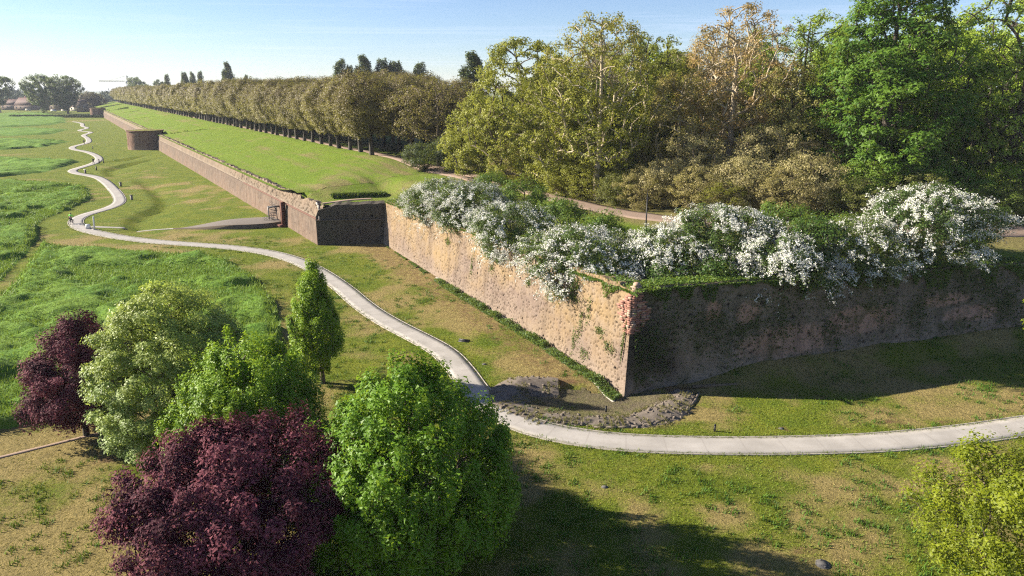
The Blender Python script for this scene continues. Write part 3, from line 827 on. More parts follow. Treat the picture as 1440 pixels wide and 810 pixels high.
def put_tree(kind, meshes, label, cat, loc, rz=0, scale=None, group=None, bark='bark', leafm='leaf'):
    o = thing(kind, label, cat, loc, rz, group, scale)
    link('trunk', meshes[0], M[bark], o); link('crown', meshes[1], M[leafm], o)
    return o
def copy_tree(o, loc, rz, scale, label=None):
    r = o.copy(); COL.objects.link(r); r.location = loc; r.rotation_euler = (0, 0, rz); r.scale = scale if hasattr(scale, '__len__') else (scale,) * 3
    if label: r['label'] = label
    for ch in [c for c in o.children]:
        c = ch.copy(); COL.objects.link(c); c.parent = r
    return r

g = lambda x, y: float(G(np.array([x]), np.array([y]))[0])
zz0 = lambda x, y: float(Z(np.array([x]), np.array([y]))[0])
rnd = random.Random(5)

# --- foreground group by the path
GREEN = ((.075, .17, .008), (.16, .30, .016))
m = tree_meshes('broad_green_tree', 11, 9.5, .5, 4.9, prof_egg, 420, (.46, .46, .62), 240, .175, GREEN, .26, up=.35, surf=.72, upw=.75, tipfluff=1.1, asym=.10, limb_up=.7)
put_tree('hornbeam_tree', m, 'big dark green broad leafy tree overlapping the near bend of the path', 'tree', (-4.8, 27.2, g(-4.8, 27.2)), .4)
PURP = ((.048, .014, .022), (.175, .05, .066))
m = tree_meshes('purple_tree', 23, 7.3, .8, 4.5, prof_round, 420, (.62, .62, .5), 235, .15, PURP, .2, up=.45, surf=.62, tipfluff=.7, upw=.6, asym=.12)
put_tree('purple_plum_tree', m, 'large dark purple leafed tree in the front left, in front of the green trees', 'tree', (-11.5, 25.2, g(-11.5, 25.2)), 0, bark='bark_dark', leafm='leaf_dark')
m = tree_meshes('purple_tree_b', 29, 7.9, .6, 3.1, prof_egg, 230, (.6, .6, .55), 230, .15, PURP, .15, up=.45, surf=.62, tipfluff=.7, upw=.6, asym=.2, lean=(.6, 0))
put_tree('purple_plum_tree', m, 'smaller purple leafed tree at the meadow edge, left of the pale green tree', 'tree', (-27.0, 39, g(-27, 39)), 1, bark='bark_dark', leafm='leaf_dark')
m = tree_meshes('ash_tree', 31, 10.0, .4, 4.5, prof_dome, 520, (.6, .6, .42), 210, .165, ((.19, .28, .07), (.34, .44, .13)), .22, pal2=(.31, .36, .05), hue_h=.55, up=.7, surf=.62, aspect=.5, asym=.07, tipfluff=.5, upw=.2)
put_tree('ash_tree', m, 'tall pale grey green feathery tree between two purple and green trees', 'tree', (-20.3, 37.5, g(-20.3, 37.5)), .7)
m = tree_meshes('hornbeam', 37, 8.5, .4, 3.45, prof_dome, 340, (.44, .44, .6), 240, .16, ((.12, .23, .010), (.22, .36, .024)), .2, up=.4, surf=.7, upw=.75, tipfluff=1.0, limb_up=.7)
put_tree('hornbeam_tree', m, 'medium bright green tree left of the slim upright tree', 'tree', (-13.9, 33.2, g(-13.9, 33.2)), 2.2)
m = tree_meshes('slim_hornbeam', 41, 9.3, 1.0, 2.0, prof_flame, 210, (.30, .30, .5), 200, .15, ((.14, .25, .012), (.25, .38, .026)), .16, up=.3, surf=.7, upw=.9, tipfluff=.9, limb_up=1.2, asym=.08)
put_tree('slim_hornbeam_tree', m, 'slim upright flame shaped green tree beside the path', 'tree', (-14.1, 46.9, g(-14.1, 46.9)))
m = tree_meshes('young_maple', 43, 7.9, .6, 3.7, prof_round, 380, (.5, .5, .42), 130, .125, ((.12, .155, .008), (.22, .26, .014)), .13, up=.5, surf=.45, aspect=.7, tipfluff=.8, upw=.6, r_tip=.008)
put_tree('young_maple_tree', m, 'sparse yellow green young tree in the lower right corner', 'tree', (20.7, 23.0, g(20.7, 23.0)), .3)
m = tree_meshes('edge_tree', 47, 14.0, 7.5, 3.0, prof_round, 130, (.5, .5, .4), 60, .2, ((.13, .19, .01), (.23, .28, .02)), .16, up=.5, surf=.5, aspect=.7, tipfluff=.7)
put_tree('young_maple_tree', m, 'bright yellow green branch tips entering at the right edge before the shaded wall', 'tree', (29.8, 32.0, g(29.8, 32)), .3)

# --- avenue on the rampart
OLIVE = ((.14, .112, .032), (.235, .195, .052))
BROWN = (.13, .09, .044)
av = [tree_meshes('avenue_tree', 101 + i, 15, 4.0, 6.6, prof_umbrella, 300, (1.2, 1.2, .9), 120, .26, OLIVE, .42, pal2=BROWN, hue_h=.8, up=.5, surf=.85, asym=.06, nrand=.28, cvar=.7, seg=3, r_tip=.03, sides=5) for i in range(3)]
avf = [tree_meshes('avenue_tree_far', 111 + i, 15, 3.6, 6.7, prof_umbrella, 150, (1.5, 1.5, 1.1), 90, .46, OLIVE, .42, pal2=BROWN, hue_h=.8, up=.5, surf=.85, asym=.06, nrand=.28, cvar=.6, seg=2, r_tip=.04, sides=4) for i in range(2)]
AVL = {0: 'brown olive avenue tree in the front row along the rampart path', 1: 'brown olive avenue tree in the second row behind the rampart path', 2: 'brown olive avenue tree in the rear row of the rampart avenue'}
src = {}
for row, (w, s0, s1, ds) in enumerate(((21.6, 33, 700, 6.3), (29.0, 30, 700, 7.2), (37.5, 26, 420, 8.5))):
    k, s = 0, s0
    while s < s1:
        far = s > 190
        i = rnd.randrange(2 if far else 3)
        x, y = sw(s + rnd.uniform(-.5, .5), w + rnd.uniform(-.3, .3)); h = rnd.uniform(.9, 1.08) * (.92 if row == 0 else .93 if row == 1 else .98)
        loc = (x, y, zz0(x, y) - .05); rz = rnd.uniform(0, 6.28); sc = (h, h, h * rnd.uniform(.96, 1.04))
        key = (far, i)
        if key not in src:
            src[key] = put_tree('avenue_tree', (avf if far else av)[i], AVL[row], 'tree', loc, rz, sc, 'trees of the rampart avenue', bark='bark_dark')
            src[key]['label'] = AVL[row]
        else:
            copy_tree(src[key], loc, rz, sc, AVL[row])
        s += ds * (1 if s < 250 else 1.35); k += 1

# last avenue tree, thin crowned, by the dark evergreen
m = tree_meshes('thin_tree', 131, 14.6, 4.0, 6.6, prof_umbrella, 210, (.9, .9, .7), 42, .27, ((.11, .085, .032), (.19, .145, .05)), .3, pal2=BROWN, hue_h=.6, up=.5, surf=.72, r_tip=.025)
put_tree('avenue_tree', m, 'thin crowned brown tree at the near end of the avenue, above the dark evergreen', 'tree', (-12.9, 121.6, zz0(-12.9, 121.6)), .5)
m = tree_meshes('end_tree', 133, 12.6, 4.0, 5.5, prof_umbrella, 170, (.9, .9, .7), 48, .28, ((.12, .10, .03), (.21, .17, .05)), .28, pal2=BROWN, hue_h=.5, up=.5, surf=.75, r_tip=.025)
put_tree('avenue_tree', m, 'olive tree beside the thin crowned tree where the avenue ends', 'tree', (-18.5, 127.5, zz0(-18.5, 127.5)), 1.5)

# --- woodland on the bastion
def woodtree(kind, seed, x, y, H, R, pal, label, base=5, n=300, per=130, leaf=.26, clump=(.75, .75, .55), bark='bark', rt=.38, pal2=None, hh=0, prof=prof_round, **k):
    m = tree_meshes(kind, seed, H, base, R, prof, n, clump, per * .84, leaf * 1.06, pal, rt, pal2=pal2, hue_h=hh, r_tip=.034, **k)
    return put_tree(kind, m, label, 'tree', (x, y, zz0(x, y) - .05), 0, bark=bark)
YOL = ((.145, .16, .02), (.31, .315, .042))
OLV = ((.135, .16, .022), (.26, .285, .042))
FRESH = ((.15, .235, .018), (.28, .37, .035))
TAN = ((.26, .225, .095), (.46, .40, .19))
DGR = ((.05, .125, .014), (.125, .22, .026))
woodtree('plane_tree', 201, 10.8, 85.5, 22.0, 7.4, YOL, 'tall plane tree with pale trunk and yellow olive crown behind the middle white bushes', 5, 360, 75, .25, bark='bark_pale', rt=.42, pal2=(.27, .21, .05), hh=.4, trunk_top=.8, surf=.5, prof=prof_wide, clump=(.8, .8, .7))
woodtree('plane_tree', 203, 1.5, 98, 20.0, 9.0, YOL, 'yellow olive spreading tree at the left edge of the wood with thin bare top', 2, 420, 100, .27, bark='bark', rt=.38, prof=prof_wide, surf=.6)
woodtree('plane_tree', 205, 27.8, 90, 23.5, 7.8, ((.28, .19, .07), (.42, .29, .12)), 'tall pale trunked tree with orange brown thin crown in the middle of the wood', 6, 380, 70, .23, bark='bark_pale', rt=.5, trunk_top=.85, surf=.5, prof=prof_wide)
woodtree('wood_tree', 207, 18.5, 97, 20.5, 7.0, OLV, 'dull olive tree between the two pale trunked trees', 2, 360, 80, .26, bark='bark_dark')
woodtree('wood_tree', 209, 38.5, 94, 23, 6.8, FRESH, 'sparse fresh yellow green tree between orange brown and dark green trees', 3, 320, 65, .25, bark='bark_dark', surf=.5)
woodtree('maple_tree', 211, 41.8, 78.5, 27.5, 7.4, DGR, 'huge rich green tree towering out of the top of the photo', 1.0, 520, 115, .36, bark='bark_dark', rt=.5, clump=(1.25, 1.25, .55), up=.9, surf=.55, upw=.15, tipfluff=1.2, trunk_top=.93, prof=prof_egg)
woodtree('lime_tree', 213, 57.5, 80.0, 28.5, 8.6, ((.20, .31, .03), (.36, .46, .07)), 'light green tree with dark forked stems near the right edge', 4, 420, 75, .27, bark='bark_dark', rt=.5, surf=.55)
woodtree('lime_tree', 215, 66, 80, 24, 7, ((.15, .27, .02), (.28, .39, .045)), 'shaded green tree with a tan trunk at the right edge behind white blossom', 3, 380, 80, .28, bark='bark', rt=.45, surf=.6)
# thickets of pale twigs at the front of the wood
def thicket(seed, x, y, H, R, pal, label, n=130, per=82, leaf=.195, bark='bark', kind='thicket_shrub', base=.3, prof=prof_round, clump=(.75, .75, .5), zoff=0, **k):
    m = tree_meshes(kind, seed, H, base, R, prof, n, clump, per, leaf, pal, .09, r_tip=.02, trunk_top=.6, limb_up=.5, **k)
    return put_tree(kind, m, label, 'shrub', (x, y, zz0(x, y) - .05 + zoff), 0, bark=bark)
thicket(301, -4.5, 113, 8.5, 4.6, ((.24, .205, .07), (.38, .32, .125)), 'beige olive thicket where the wood meets the avenue')
thicket(303, 3.4, 96.5, 7.5, 4.2, YOL, 'yellow olive undergrowth under the spreading left tree')
thicket(304, 9.5, 93.0, 6.2, 3.8, ((.23, .225, .065), (.38, .34, .12)), 'pale olive undergrowth around the foot of the pale trunk')
thicket(305, 21.5, 81.0, 8.2, 4.5, TAN, 'pale tan twiggy thicket left of the orange brown tree')
thicket(306, 29.0, 79.0, 9.5, 4.3, TAN, 'taller pale tan twiggy thicket below the orange brown crown')
thicket(307, 35.2, 80.5, 7.8, 3.8, ((.25, .195, .09), (.40, .31, .16)), 'rusty beige thicket left of the huge rich green tree')
thicket(308, 15.5, 88.0, 6.6, 3.6, ((.10, .12, .025), (.19, .20, .05)), 'greener undergrowth between the two pale trunks')
thicket(309, 51.0, 80.5, 6.2, 4.6, ((.055, .11, .02), (.12, .18, .03)), 'low dark green undergrowth beside the huge green tree')
thicket(310, 62.5, 77.5, 5.2, 4.2, ((.09, .14, .02), (.17, .21, .04)), 'yellowish undergrowth in the shade by the right edge')
# dark evergreen fallen against the end of the avenue
thicket(311, -14.8, 116.0, 4.6, 3.6, ((.022, .045, .014), (.05, .08, .022)), 'dark evergreen bush at the head of the white blossom row', 120, 90, .2, bark='bark_dark', kind='evergreen_bush')
thicket(312, -10.8, 114.0, 6.2, 2.4, ((.022, .045, .014), (.05, .08, .022)), 'taller dark evergreen bush below the thin crowned tree', 90, 90, .2, bark='bark_dark', kind='evergreen_bush')
woodtree('plane_tree', 221, -4.5, 107, 12.0, 6.0, YOL, 'rounded olive yellow tree at the left corner of the wood beside the avenue', 1, 300, 90, .27, bark='bark_dark', prof=prof_dome)
woodtree('plane_tree', 223, 6.2, 91.5, 17.5, 6.2, YOL, 'yellow olive tree squeezed between the spreading left tree and the tall pale trunk', 2, 300, 85, .26, bark='bark_pale', prof=prof_wide)
woodtree('wood_tree', 225, 21.5, 88.5, 15.5, 6.0, ((.23, .19, .06), (.38, .32, .10)), 'tan olive tree left of the orange brown tree with its branches near the path', 2, 300, 75, .25, bark='bark_pale', prof=prof_wide)
woodtree('wood_tree', 227, 34.5, 86.5, 16.5, 5.6, ((.21, .20, .06), (.36, .33, .10)), 'olive tan tree between orange brown tree and huge green tree', 2, 280, 75, .25, bark='bark', prof=prof_wide)
woodtree('lime_tree', 229, 50.5, 88, 22, 7.0, ((.16, .28, .02), (.30, .42, .045)), 'mid green tree right behind the huge rich green tree', 1, 340, 85, .28, bark='bark_dark', prof=prof_wide)
woodtree('lime_tree', 231, 63.5, 90, 25, 8.0, ((.21, .31, .03), (.37, .47, .07)), 'pale green tree far right behind the forked dark stems', 1, 340, 80, .28, bark='bark_dark', prof=prof_wide)
# trees filling the wood behind
bkm = [tree_meshes('wood_tree_back', 401, 20, 2, 6.2, prof_round, 210, (1.0, 1.0, .8), 62, .44, OLV, .35, r_tip=.03, sides=4),
       tree_meshes('wood_tree_back', 402, 21, 2, 5.8, prof_egg, 210, (1.0, 1.0, .8), 62, .44, FRESH, .35, r_tip=.03, sides=4),
       tree_meshes('wood_tree_back', 403, 21, 6, 6.2, prof_round, 190, (1.1, 1.1, .8), 44, .34, ((.17, .135, .095), (.25, .20, .14)), .35, r_tip=.03, sides=4)]
BKL = ['olive tree deep in the wood behind the front trees', 'fresh green tree deep in the wood behind the front trees', 'greyish thinly leafed tree deep in the wood behind the front trees']
bsrc = {}
BK = [(-4, 128, 0, .55), (6, 118, 0, .8), (14, 112, 2, .95), (22, 114, 1, .95), (31, 110, 2, 1.08), (38, 116, 2, 1.0), (47, 104, 1, 1.05), (54, 100, 1, 1.1), (63, 99, 1, 1.15), (72, 92, 1, 1.1), (80, 88, 0, 1.1),
      (-2, 146, 0, .62), (10, 138, 2, .9), (20, 132, 2, 1.0), (30, 134, 0, 1.0), (42, 132, 2, 1.05), (56, 120, 1, 1.1), (70, 112, 0, 1.1), (84, 106, 1, 1.1), (5, 165, 0, .7), (20, 158, 2, 1.05), (36, 156, 0, 1), (52, 150, 1, 1.1), (70, 140, 0, 1.1), (90, 132, 1, 1.1),
      (49, 92, 1, .85), (60, 92, 1, .8), (34, 101, 0, .85), (24, 103, 0, .85), (12, 104, 1, .8), (-9, 138, 0, .55), (-18, 150, 0, .55), (-12, 165, 0, .55)]
for x, y, i, sc in BK:
    loc = (x, y, zz0(x, y) - .1); rz = rnd.uniform(0, 6.28); sc = sc * rnd.uniform(.94, 1.06)
    if i not in bsrc:
        bsrc[i] = put_tree('wood_tree', bkm[i], BKL[i], 'tree', loc, rz, (sc,) * 3, 'trees deep in the bastion wood', bark=('bark', 'bark_dark', 'bark_pale')[i])
    else:
        copy_tree(bsrc[i], loc, rz, sc, BKL[i])

for seed, x, y, H, R_, pal, lab in ((313, 17.8, 80.5, 5.5, 3.6, TAN, 'low tan brush at the far edge of the gravel walk, left one'), (314, 25.2, 75.6, 6.2, 3.6, TAN, 'tan brush overhanging the gravel walk in the middle of the photo'), (315, 32.0, 74.6, 6.8, 3.8, TAN, 'tan brush overhanging the gravel walk left of the huge green tree'),
        (316, 38.5, 74.5, 6.0, 3.6, ((.10, .18, .02), (.20, .30, .035)), 'green brush at the foot of the huge green tree'), (317, 46.5, 74.5, 6.0, 4.0, ((.08, .17, .02), (.17, .28, .03)), 'dark green brush right of the huge green tree'), (318, 6.4, 89.5, 5.0, 3.2, YOL, 'yellow olive brush left of the tall pale trunk'), (319, 0.5, 101, 6.0, 3.6, ((.24, .205, .07), (.38, .32, .125)), 'beige brush at the bend of the gravel walk'), (320, 55, 75.5, 5.5, 4.2, FRESH, 'fresh green brush below the light green forked tree')):
    thicket(seed, x, y, H, R_, pal, lab)
for seed, x, y, H, R_, lab in ((331, -2.8, 87.0, 3.4, 2.7, 'low green bush on the walk side of the far blossom'), (332, 1.4, 77.5, 3.9, 2.9, 'low green bush between wide blossom and gravel walk'), (333, 5.0, 69.0, 3.9, 2.9, 'low green bush behind the tall skirted hawthorn'), (334, 8.8, 63.0, 3.6, 2.6, 'low green bush left of the dark pole'), (335, 24.5, 60.5, 3.6, 2.9, 'low green bush behind the shaded blossom'), (336, 30.5, 61.5, 2.4, 2.2, 'low green bush left of the largest hawthorn')):
    thicket(seed, x, y, H, R_, ((.05, .11, .014), (.12, .20, .03)), lab, 80, 80, .19, kind='green_bush', bark='bark_dark')
# undergrowth right through the wood
us = [[c for c in bpy.data.objects if c.get('label', '').startswith(q)][0] for q in ('beige olive thicket', 'greener undergrowth', 'low dark green undergrowth', 'yellow olive undergrowth', 'yellowish undergrowth')]
UL = ['beige olive scrub filling the wood floor', 'green scrub filling the wood floor', 'dark green scrub filling the wood floor', 'yellow olive scrub filling the wood floor', 'yellowish scrub filling the wood floor']
for x, y in [(-8, 122), (-2, 118), (4, 107), (10, 101), (7, 112), (14, 95), (17, 92), (20, 89), (23, 96), (26, 86), (31, 86), (33, 95), (37, 88), (41, 86), (38, 104), (45, 92), (48, 87), (52, 90), (55, 82), (57, 94), (61, 90), (65, 86), (69, 88), (72, 82), (77, 86), (70, 97), (62, 103), (50, 104), (28, 106), (18, 106), (0, 130), (12, 122), (26, 122), (44, 112), (80, 95), (85, 90), (47, 80), (40, 81), (59, 79), (67, 79)]:
    i = rnd.choice((0, 1, 3)) if x < 36 else rnd.choice((1, 2, 4)); h = rnd.uniform(.6, .95)
    o = copy_tree(us[i], (x, y, zz0(x, y) - .05), rnd.uniform(0, 6.28), (h, h, h * rnd.uniform(.7, 1.0)), UL[i]); o['group'] = 'scrub on the wood floor'

FL = ['beige olive scrub leaning over the edge of the gravel walk', 'green scrub leaning over the edge of the gravel walk', 'dark green scrub leaning over the edge of the gravel walk', 'yellow olive scrub leaning over the edge of the gravel walk', 'yellowish scrub leaning over the edge of the gravel walk']
for x, y, i, h in ((4.0, 95.5, 3, .9), (8.8, 86.2, 3, .75), (12.6, 81.5, 1, .7), (15.2, 79.2, 0, .62), (20.4, 75.2, 0, .7), (23.0, 74.0, 3, .6), (28.6, 72.4, 0, .72), (35.6, 71.6, 1, .8), (42.8, 71.8, 1, .85), (50.5, 72.2, 4, .9), (57.5, 73.5, 1, .9)):
    o = copy_tree(us[i], (x, y, zz0(x, y) - .1), rnd.uniform(0, 6.28), (h, h, h * .9), FL[i]); o['group'] = 'scrub along the gravel walk'

# --- white hawthorns along the bastion rim
def hawthorn(seed, x, y, H, R, label, white=.62, sx=1.0, rz=0, drop=0, n=150, pal=((.035, .075, .014), (.085, .14, .026))):
    rng = np.random.default_rng(seed)
    H *= 1.0; R *= 1.18
    o = thing('hawthorn_bush', label, 'bush', (x, y, zz0(x, y) - .1 - drop), rz, 'white hawthorns along the bastion rim', (sx, 1, 1))
    wood, crown = tree_meshes('hawthorn', seed, H, -.3 * (1 if drop == 0 else 1), R, prof_round, int(n * 1.25), (.6, .6, .42), 92, .18, pal, .11, up=.5, surf=.75, r_tip=.015, trunk_top=.5, asym=.22, limb_up=.3)
    link('trunk', wood, M['bark_dark'], o); link('crown', crown, M['leaf'], o)
    # blossom: arching sprays thick with flower heads on the outside of the crown
    ns = int(215 * white / .62); T = rng.random(ns) ** .85; Aq = rng.random(ns) * 2 * np.pi
    asy = 1 + .22 * np.sin(Aq * 2 + seed) * np.cos(T * 5 + seed * 1.3) + .15 * np.sin(Aq * 3 - seed * 2 + T * 7)
    patch = vnoise(Aq * 2.2 + seed, T * 3.5, seed) > .27
    rr = R * prof_round(T) * asy * (.9 + .16 * rng.random(ns)); base = np.c_[rr * np.cos(Aq), rr * np.sin(Aq), -.2 + T * (H + .1)][patch]
    Aq = Aq[patch]; ns = len(base); per = 130
    d = norm(np.c_[np.cos(Aq), np.sin(Aq), rng.normal(size=ns) * .5 + .15]); L = .9 + 1.5 * rng.random(ns)
    i = np.repeat(np.arange(ns), per); tt = np.repeat(rng.random(ns * 26), 5) - .3
    P = base[i] + d[i] * (tt * L[i])[:, None] + np.c_[0 * tt, 0 * tt, -.6 * L[i] * np.clip(tt, 0, 1) ** 2] + np.repeat(rng.normal(size=(ns * 26, 3)), 5, 0) * (.15 - .10 * np.clip(tt, 0, .8))[:, None] + rng.normal(size=(ns * per, 3)) * .045
    nr = norm(d[i] * .6 + np.array((0, 0, .6)) + rng.normal(size=P.shape) * .5)
    V, F = leaf_cards(rng, P, .06 + .045 * rng.random(len(P)), nr, .95)
    c = np.where(rng.random((len(P), 1)) < .8, np.array((.76, .75, .69)), np.array((.22, .28, .10))) * (.62 + .45 * rng.random((ns, 1)) ** .6)[i] * (.9 + .14 * rng.random((len(P), 1)))
    link('blossom', mesh('blossom', V, F, cols=np.repeat(c, 3, 0)), M['petal'], o)
    return o
hawthorn(501, -11.2, 87.0, 3.6, 2.4, 'mostly green small hawthorn at the far end of the blossom row', .4)
hawthorn(502, -8.2, 83.0, 5.2, 3.3, 'hawthorn with white sprays, second from the far end of the row', .8)
hawthorn(503, -4.8, 76.8, 5.6, 3.8, 'wide white hawthorn above the middle of the sunlit wall', .85, n=170)
hawthorn(504, -.2, 66.0, 5.4, 3.2, 'tall white hawthorn with a dark green skirt hanging over the sunlit wall', .75, drop=.3)
hawthorn(505, 5.9, 56.0, 5.2, 3.7, 'large white hawthorn left of the dark pole, spilling over the wall', .95, drop=.5, n=180)
hawthorn(506, 12.9, 55.0, 4.6, 3.0, 'hawthorn with white top and green skirt just right of the dark pole', .8)
hawthorn(507, 17.2, 55.4, 4.4, 3.2, 'broad white hawthorn in the middle of the shaded wall top', 1.1, n=170)
hawthorn(508, 20.8, 52.3, 4.6, 3.0, 'white hawthorn trailing far down the shaded wall', 1.05, drop=1.3)
hawthorn(509, 28.2, 54.6, 4.8, 3.1, 'greenish hawthorn with scattered blossom near a dark green gap', .6, drop=.9, pal=((.055, .10, .016), (.12, .17, .03)))
hawthorn(510, 36.2, 58.6, 6.3, 4.4, 'largest greyish white hawthorn at the right end of the row', 1.0, n=230)
# green skirts and creepers along the rim
for seed, x, y, H, R, lab in ((521, 2.3, 62.0, 3.0, 1.9, 'dark green bush between two white hawthorns over the sunlit wall'), (522, 24.4, 53.4, 4.2, 2.1, 'dark green shrub filling the gap in the shaded blossom row'), (523, 13.0, 52.2, 2.6, 2.4, 'low green bush behind the bastion corner'), (524, 40.8, 60.5, 3.6, 2.6, 'dusky green shrub at the right end of the bastion top'),
                              (525, -13.6, 90.4, 2.2, 1.8, 'low dark green shrub at the far tip of the bastion rim'), (526, 16.2, 51.3, 2.2, 1.6, 'small green bush below the broad white hawthorn')):
    thicket(seed, x, y, H, R, ((.03, .075, .012), (.075, .14, .022)), lab, 80, 80, .19, kind='green_bush', bark='bark_dark')

# --- poplars behind the avenue and far trees
pop = tree_meshes('poplar', 601, 28, 2, 3.0, prof_column, 150, (.9, .9, 1.5), 40, .75, ((.022, .045, .012), (.05, .085, .02)), .5, up=.3, surf=.75, upw=.9, tipfluff=2.0, limb_up=1.0, r_tip=.04, sides=4)
ps = None
for k, (x, y, top, wd) in enumerate(((-79.5, 330, 34.0, 1.2), (-75.5, 332, 31.5, .8), (-72, 334, 29.2, .9), (-67.5, 330, 35.8, 1.35), (-59.5, 330, 34.3, 1.25), (-56.2, 332, 33, .9), (-52.6, 330, 33.2, 1.2), (-49.6, 334, 29.2, .6), (-42.8, 330, 32.6, 1.2), (-10.6, 205, 31.0, 1.15),
                                     (-206, 520, 39.8, 1.2), (-210, 524, 35, .9), (-236, 540, 34, .8), (-250, 545, 33.5, .9), (-268, 600, 35, .9), (-277, 605, 34, .9), (-300, 620, 33.5, .8), (-196, 525, 31, .8))):
    near_ = k < 10
    lab = ['tall dark poplar rising behind the avenue trees', 'tiny distant poplar tip above the far avenue'][0 if near_ else 1]
    if k == 9: lab = 'single dark poplar beside the left edge of the wood'
    if k == 3: lab = 'tallest dark poplar in the cluster rising behind the avenue'
    if k == 8: lab = 'right hand lone poplar of the cluster rising behind the avenue'
    if k == 10: lab = 'tallest of the distant poplar tips above the far avenue'
    sc = (wd, wd, (top - 8) / 28)
    if ps is None: ps = put_tree('poplar_tree', pop, lab, 'tree', (x, y, 8), .3, sc, 'poplars beyond the avenue', bark='bark_dark')
    else: copy_tree(ps, (x, y, 8), rnd.uniform(0, 6), sc, lab)

def fartree(seed, x, y, H, R, pal, label, base=3, prof=prof_fan, n=150, per=80, leaf=1.1, clump=(2.1, 2.1, 1.7), bark='bark_dark', rt=.8, **k):
    m = tree_meshes('far_tree', seed, H, base, R, prof, n, clump, per, leaf, pal, rt, r_tip=.08, sides=5, **k)
    return put_tree('far_tree', m, label, 'tree', (x, y, 0), 0, bark=bark)
FD = ((.022, .06, .012), (.055, .11, .022))
fartree(701, -488, 672, 34, 15, FD, 'tall dark tree with pale stems at the far left edge', 8, bark='bark_pale')
fartree(702, -424, 637, 33, 15, ((.035, .08, .013), (.075, .14, .026)), 'dark green fan shaped tree, left one of the far pair')
fartree(703, -400, 635, 32, 14.5, FD, 'darkest fan shaped tree, right one of the far pair by the tower')
fartree(704, -420, 705, 18, 13, ((.075, .052, .05), (.11, .08, .07)), 'purplish bare crowned tree behind the small far tower', 2, prof_round, bark='bark')
fartree(705, -470, 740, 24, 11, ((.035, .065, .02), (.07, .11, .035)), 'green tree between dark tree and reddish roofs on the far left', 2, prof_round)
for k, (x, y, H, R) in enumerate(((-398, 760, 26, 16), (-376, 745, 24, 14), (-420, 800, 30, 14), (-440, 830, 36, 9), (-352, 770, 22, 14), (-395, 800, 31, 10))):
    fartree(711 + k, x, y, H, R, ((.045, .08, .02), (.085, .13, .04)), ['broad green tree behind the purplish tree by the wall end', 'rounded green tree where the far wall meets the avenue', 'dark tree top behind the right tree of the far pair', 'narrow blue green tree top beyond the far pair', 'low green tree under the tower crane', 'pointed green tree left of the tower crane'][k], 2, prof_round, 100, 70, 1.3)
# wooded skyline
rng = np.random.default_rng(8)
sk = []
for k in range(150):
    a_ = rng.uniform(-.80, -.28); d_ = rng.uniform(900, 1500)
    sk.append((a_ * d_ / math.sqrt(1 - a_ * a_) * 1.0, d_, rng.uniform(12, 24)))
P = []; Cl = []
for x, y, h in sk:
    q = norm(rng.normal(size=(150, 3))); q[:, 2] = np.abs(q[:, 2])
    P.append(np.array((x, y, 0)) + q * np.array((16, 16, h)) * (.6 + .4 * rng.random((150, 1)))); Cl.append(np.tile(rng.uniform(.7, 1.2) * np.array((.05, .075, .03)), (150, 1)))
P = np.concatenate(P); V, F = leaf_cards(rng, P, rng.uniform(3, 6, len(P)), rng.normal(size=P.shape) + np.array((0, 0, .6)), .8)
w_ = link('distant_woods', mesh('distant_woods', V, F, cols=np.repeat(np.concatenate(Cl), 3, 0)), M['leaf_dark']); w_['kind'] = 'stuff'

# ------------------------------------------------------------------ tall meadow
def meadow_piece(xs, ys, polys):
    X, Y = np.meshgrid(xs, ys); x, y = X.ravel(), Y.ravel()
    ins = np.zeros(len(x), bool)
    wob = 1.2 * (fbm(x / 3, y / 3, 90, 3) - .5)
    for P in polys: ins |= in_poly(x + wob, y - wob, P)
    d, _ = pl_dist(x, y, UP[:-4]); d2, _ = pl_dist(x, y, LOW); d = np.minimum(d, d2)
    h = .35 + .85 * fbm(x / 3.4, y / 3.0, 91, 3) + .9 * (fbm(x / 1.2, y / 1.2, 92, 3) - .5)
    lod = fbm(x / 9, y / 5, 94, 3); h = h * (1 - .75 * sstep(.56, .64, lod))          # lodged hollows
    h = h * (.55 + .45 * sstep(0, 1.2, d))
    z = np.where(ins, G(x, y) + h, G(x, y) - .08)
    I = ins.reshape(X.shape)
    keep = I[:-1, :-1] | I[:-1, 1:] | I[1:, 1:] | I[1:, :-1]
    F = grid_faces(*X.shape, keep=keep)
    used = np.zeros(len(x), bool); used[F.ravel()] = True
    ren = np.cumsum(used) - 1
    return np.c_[x, y, z][used], ren[F]
pcs = [meadow_piece(np.arange(-140, -18, .42), np.arange(38, 131, .42), [UP, LOW]), meadow_piece(np.arange(-330, -78, 1.0), np.arange(130, 300, 1.0), [UP]),
       meadow_piece(np.arange(-640, -170, 2.4), np.arange(299, 690, 2.4), [UP])]
V = np.concatenate([p[0] for p in pcs]); F, n = [], 0
for v, f in pcs: F.append(f + n); n += len(v)
md = link('meadow', mesh('meadow', V, np.concatenate(F), smooth=True), M['meadow']); md['kind'] = 'stuff'

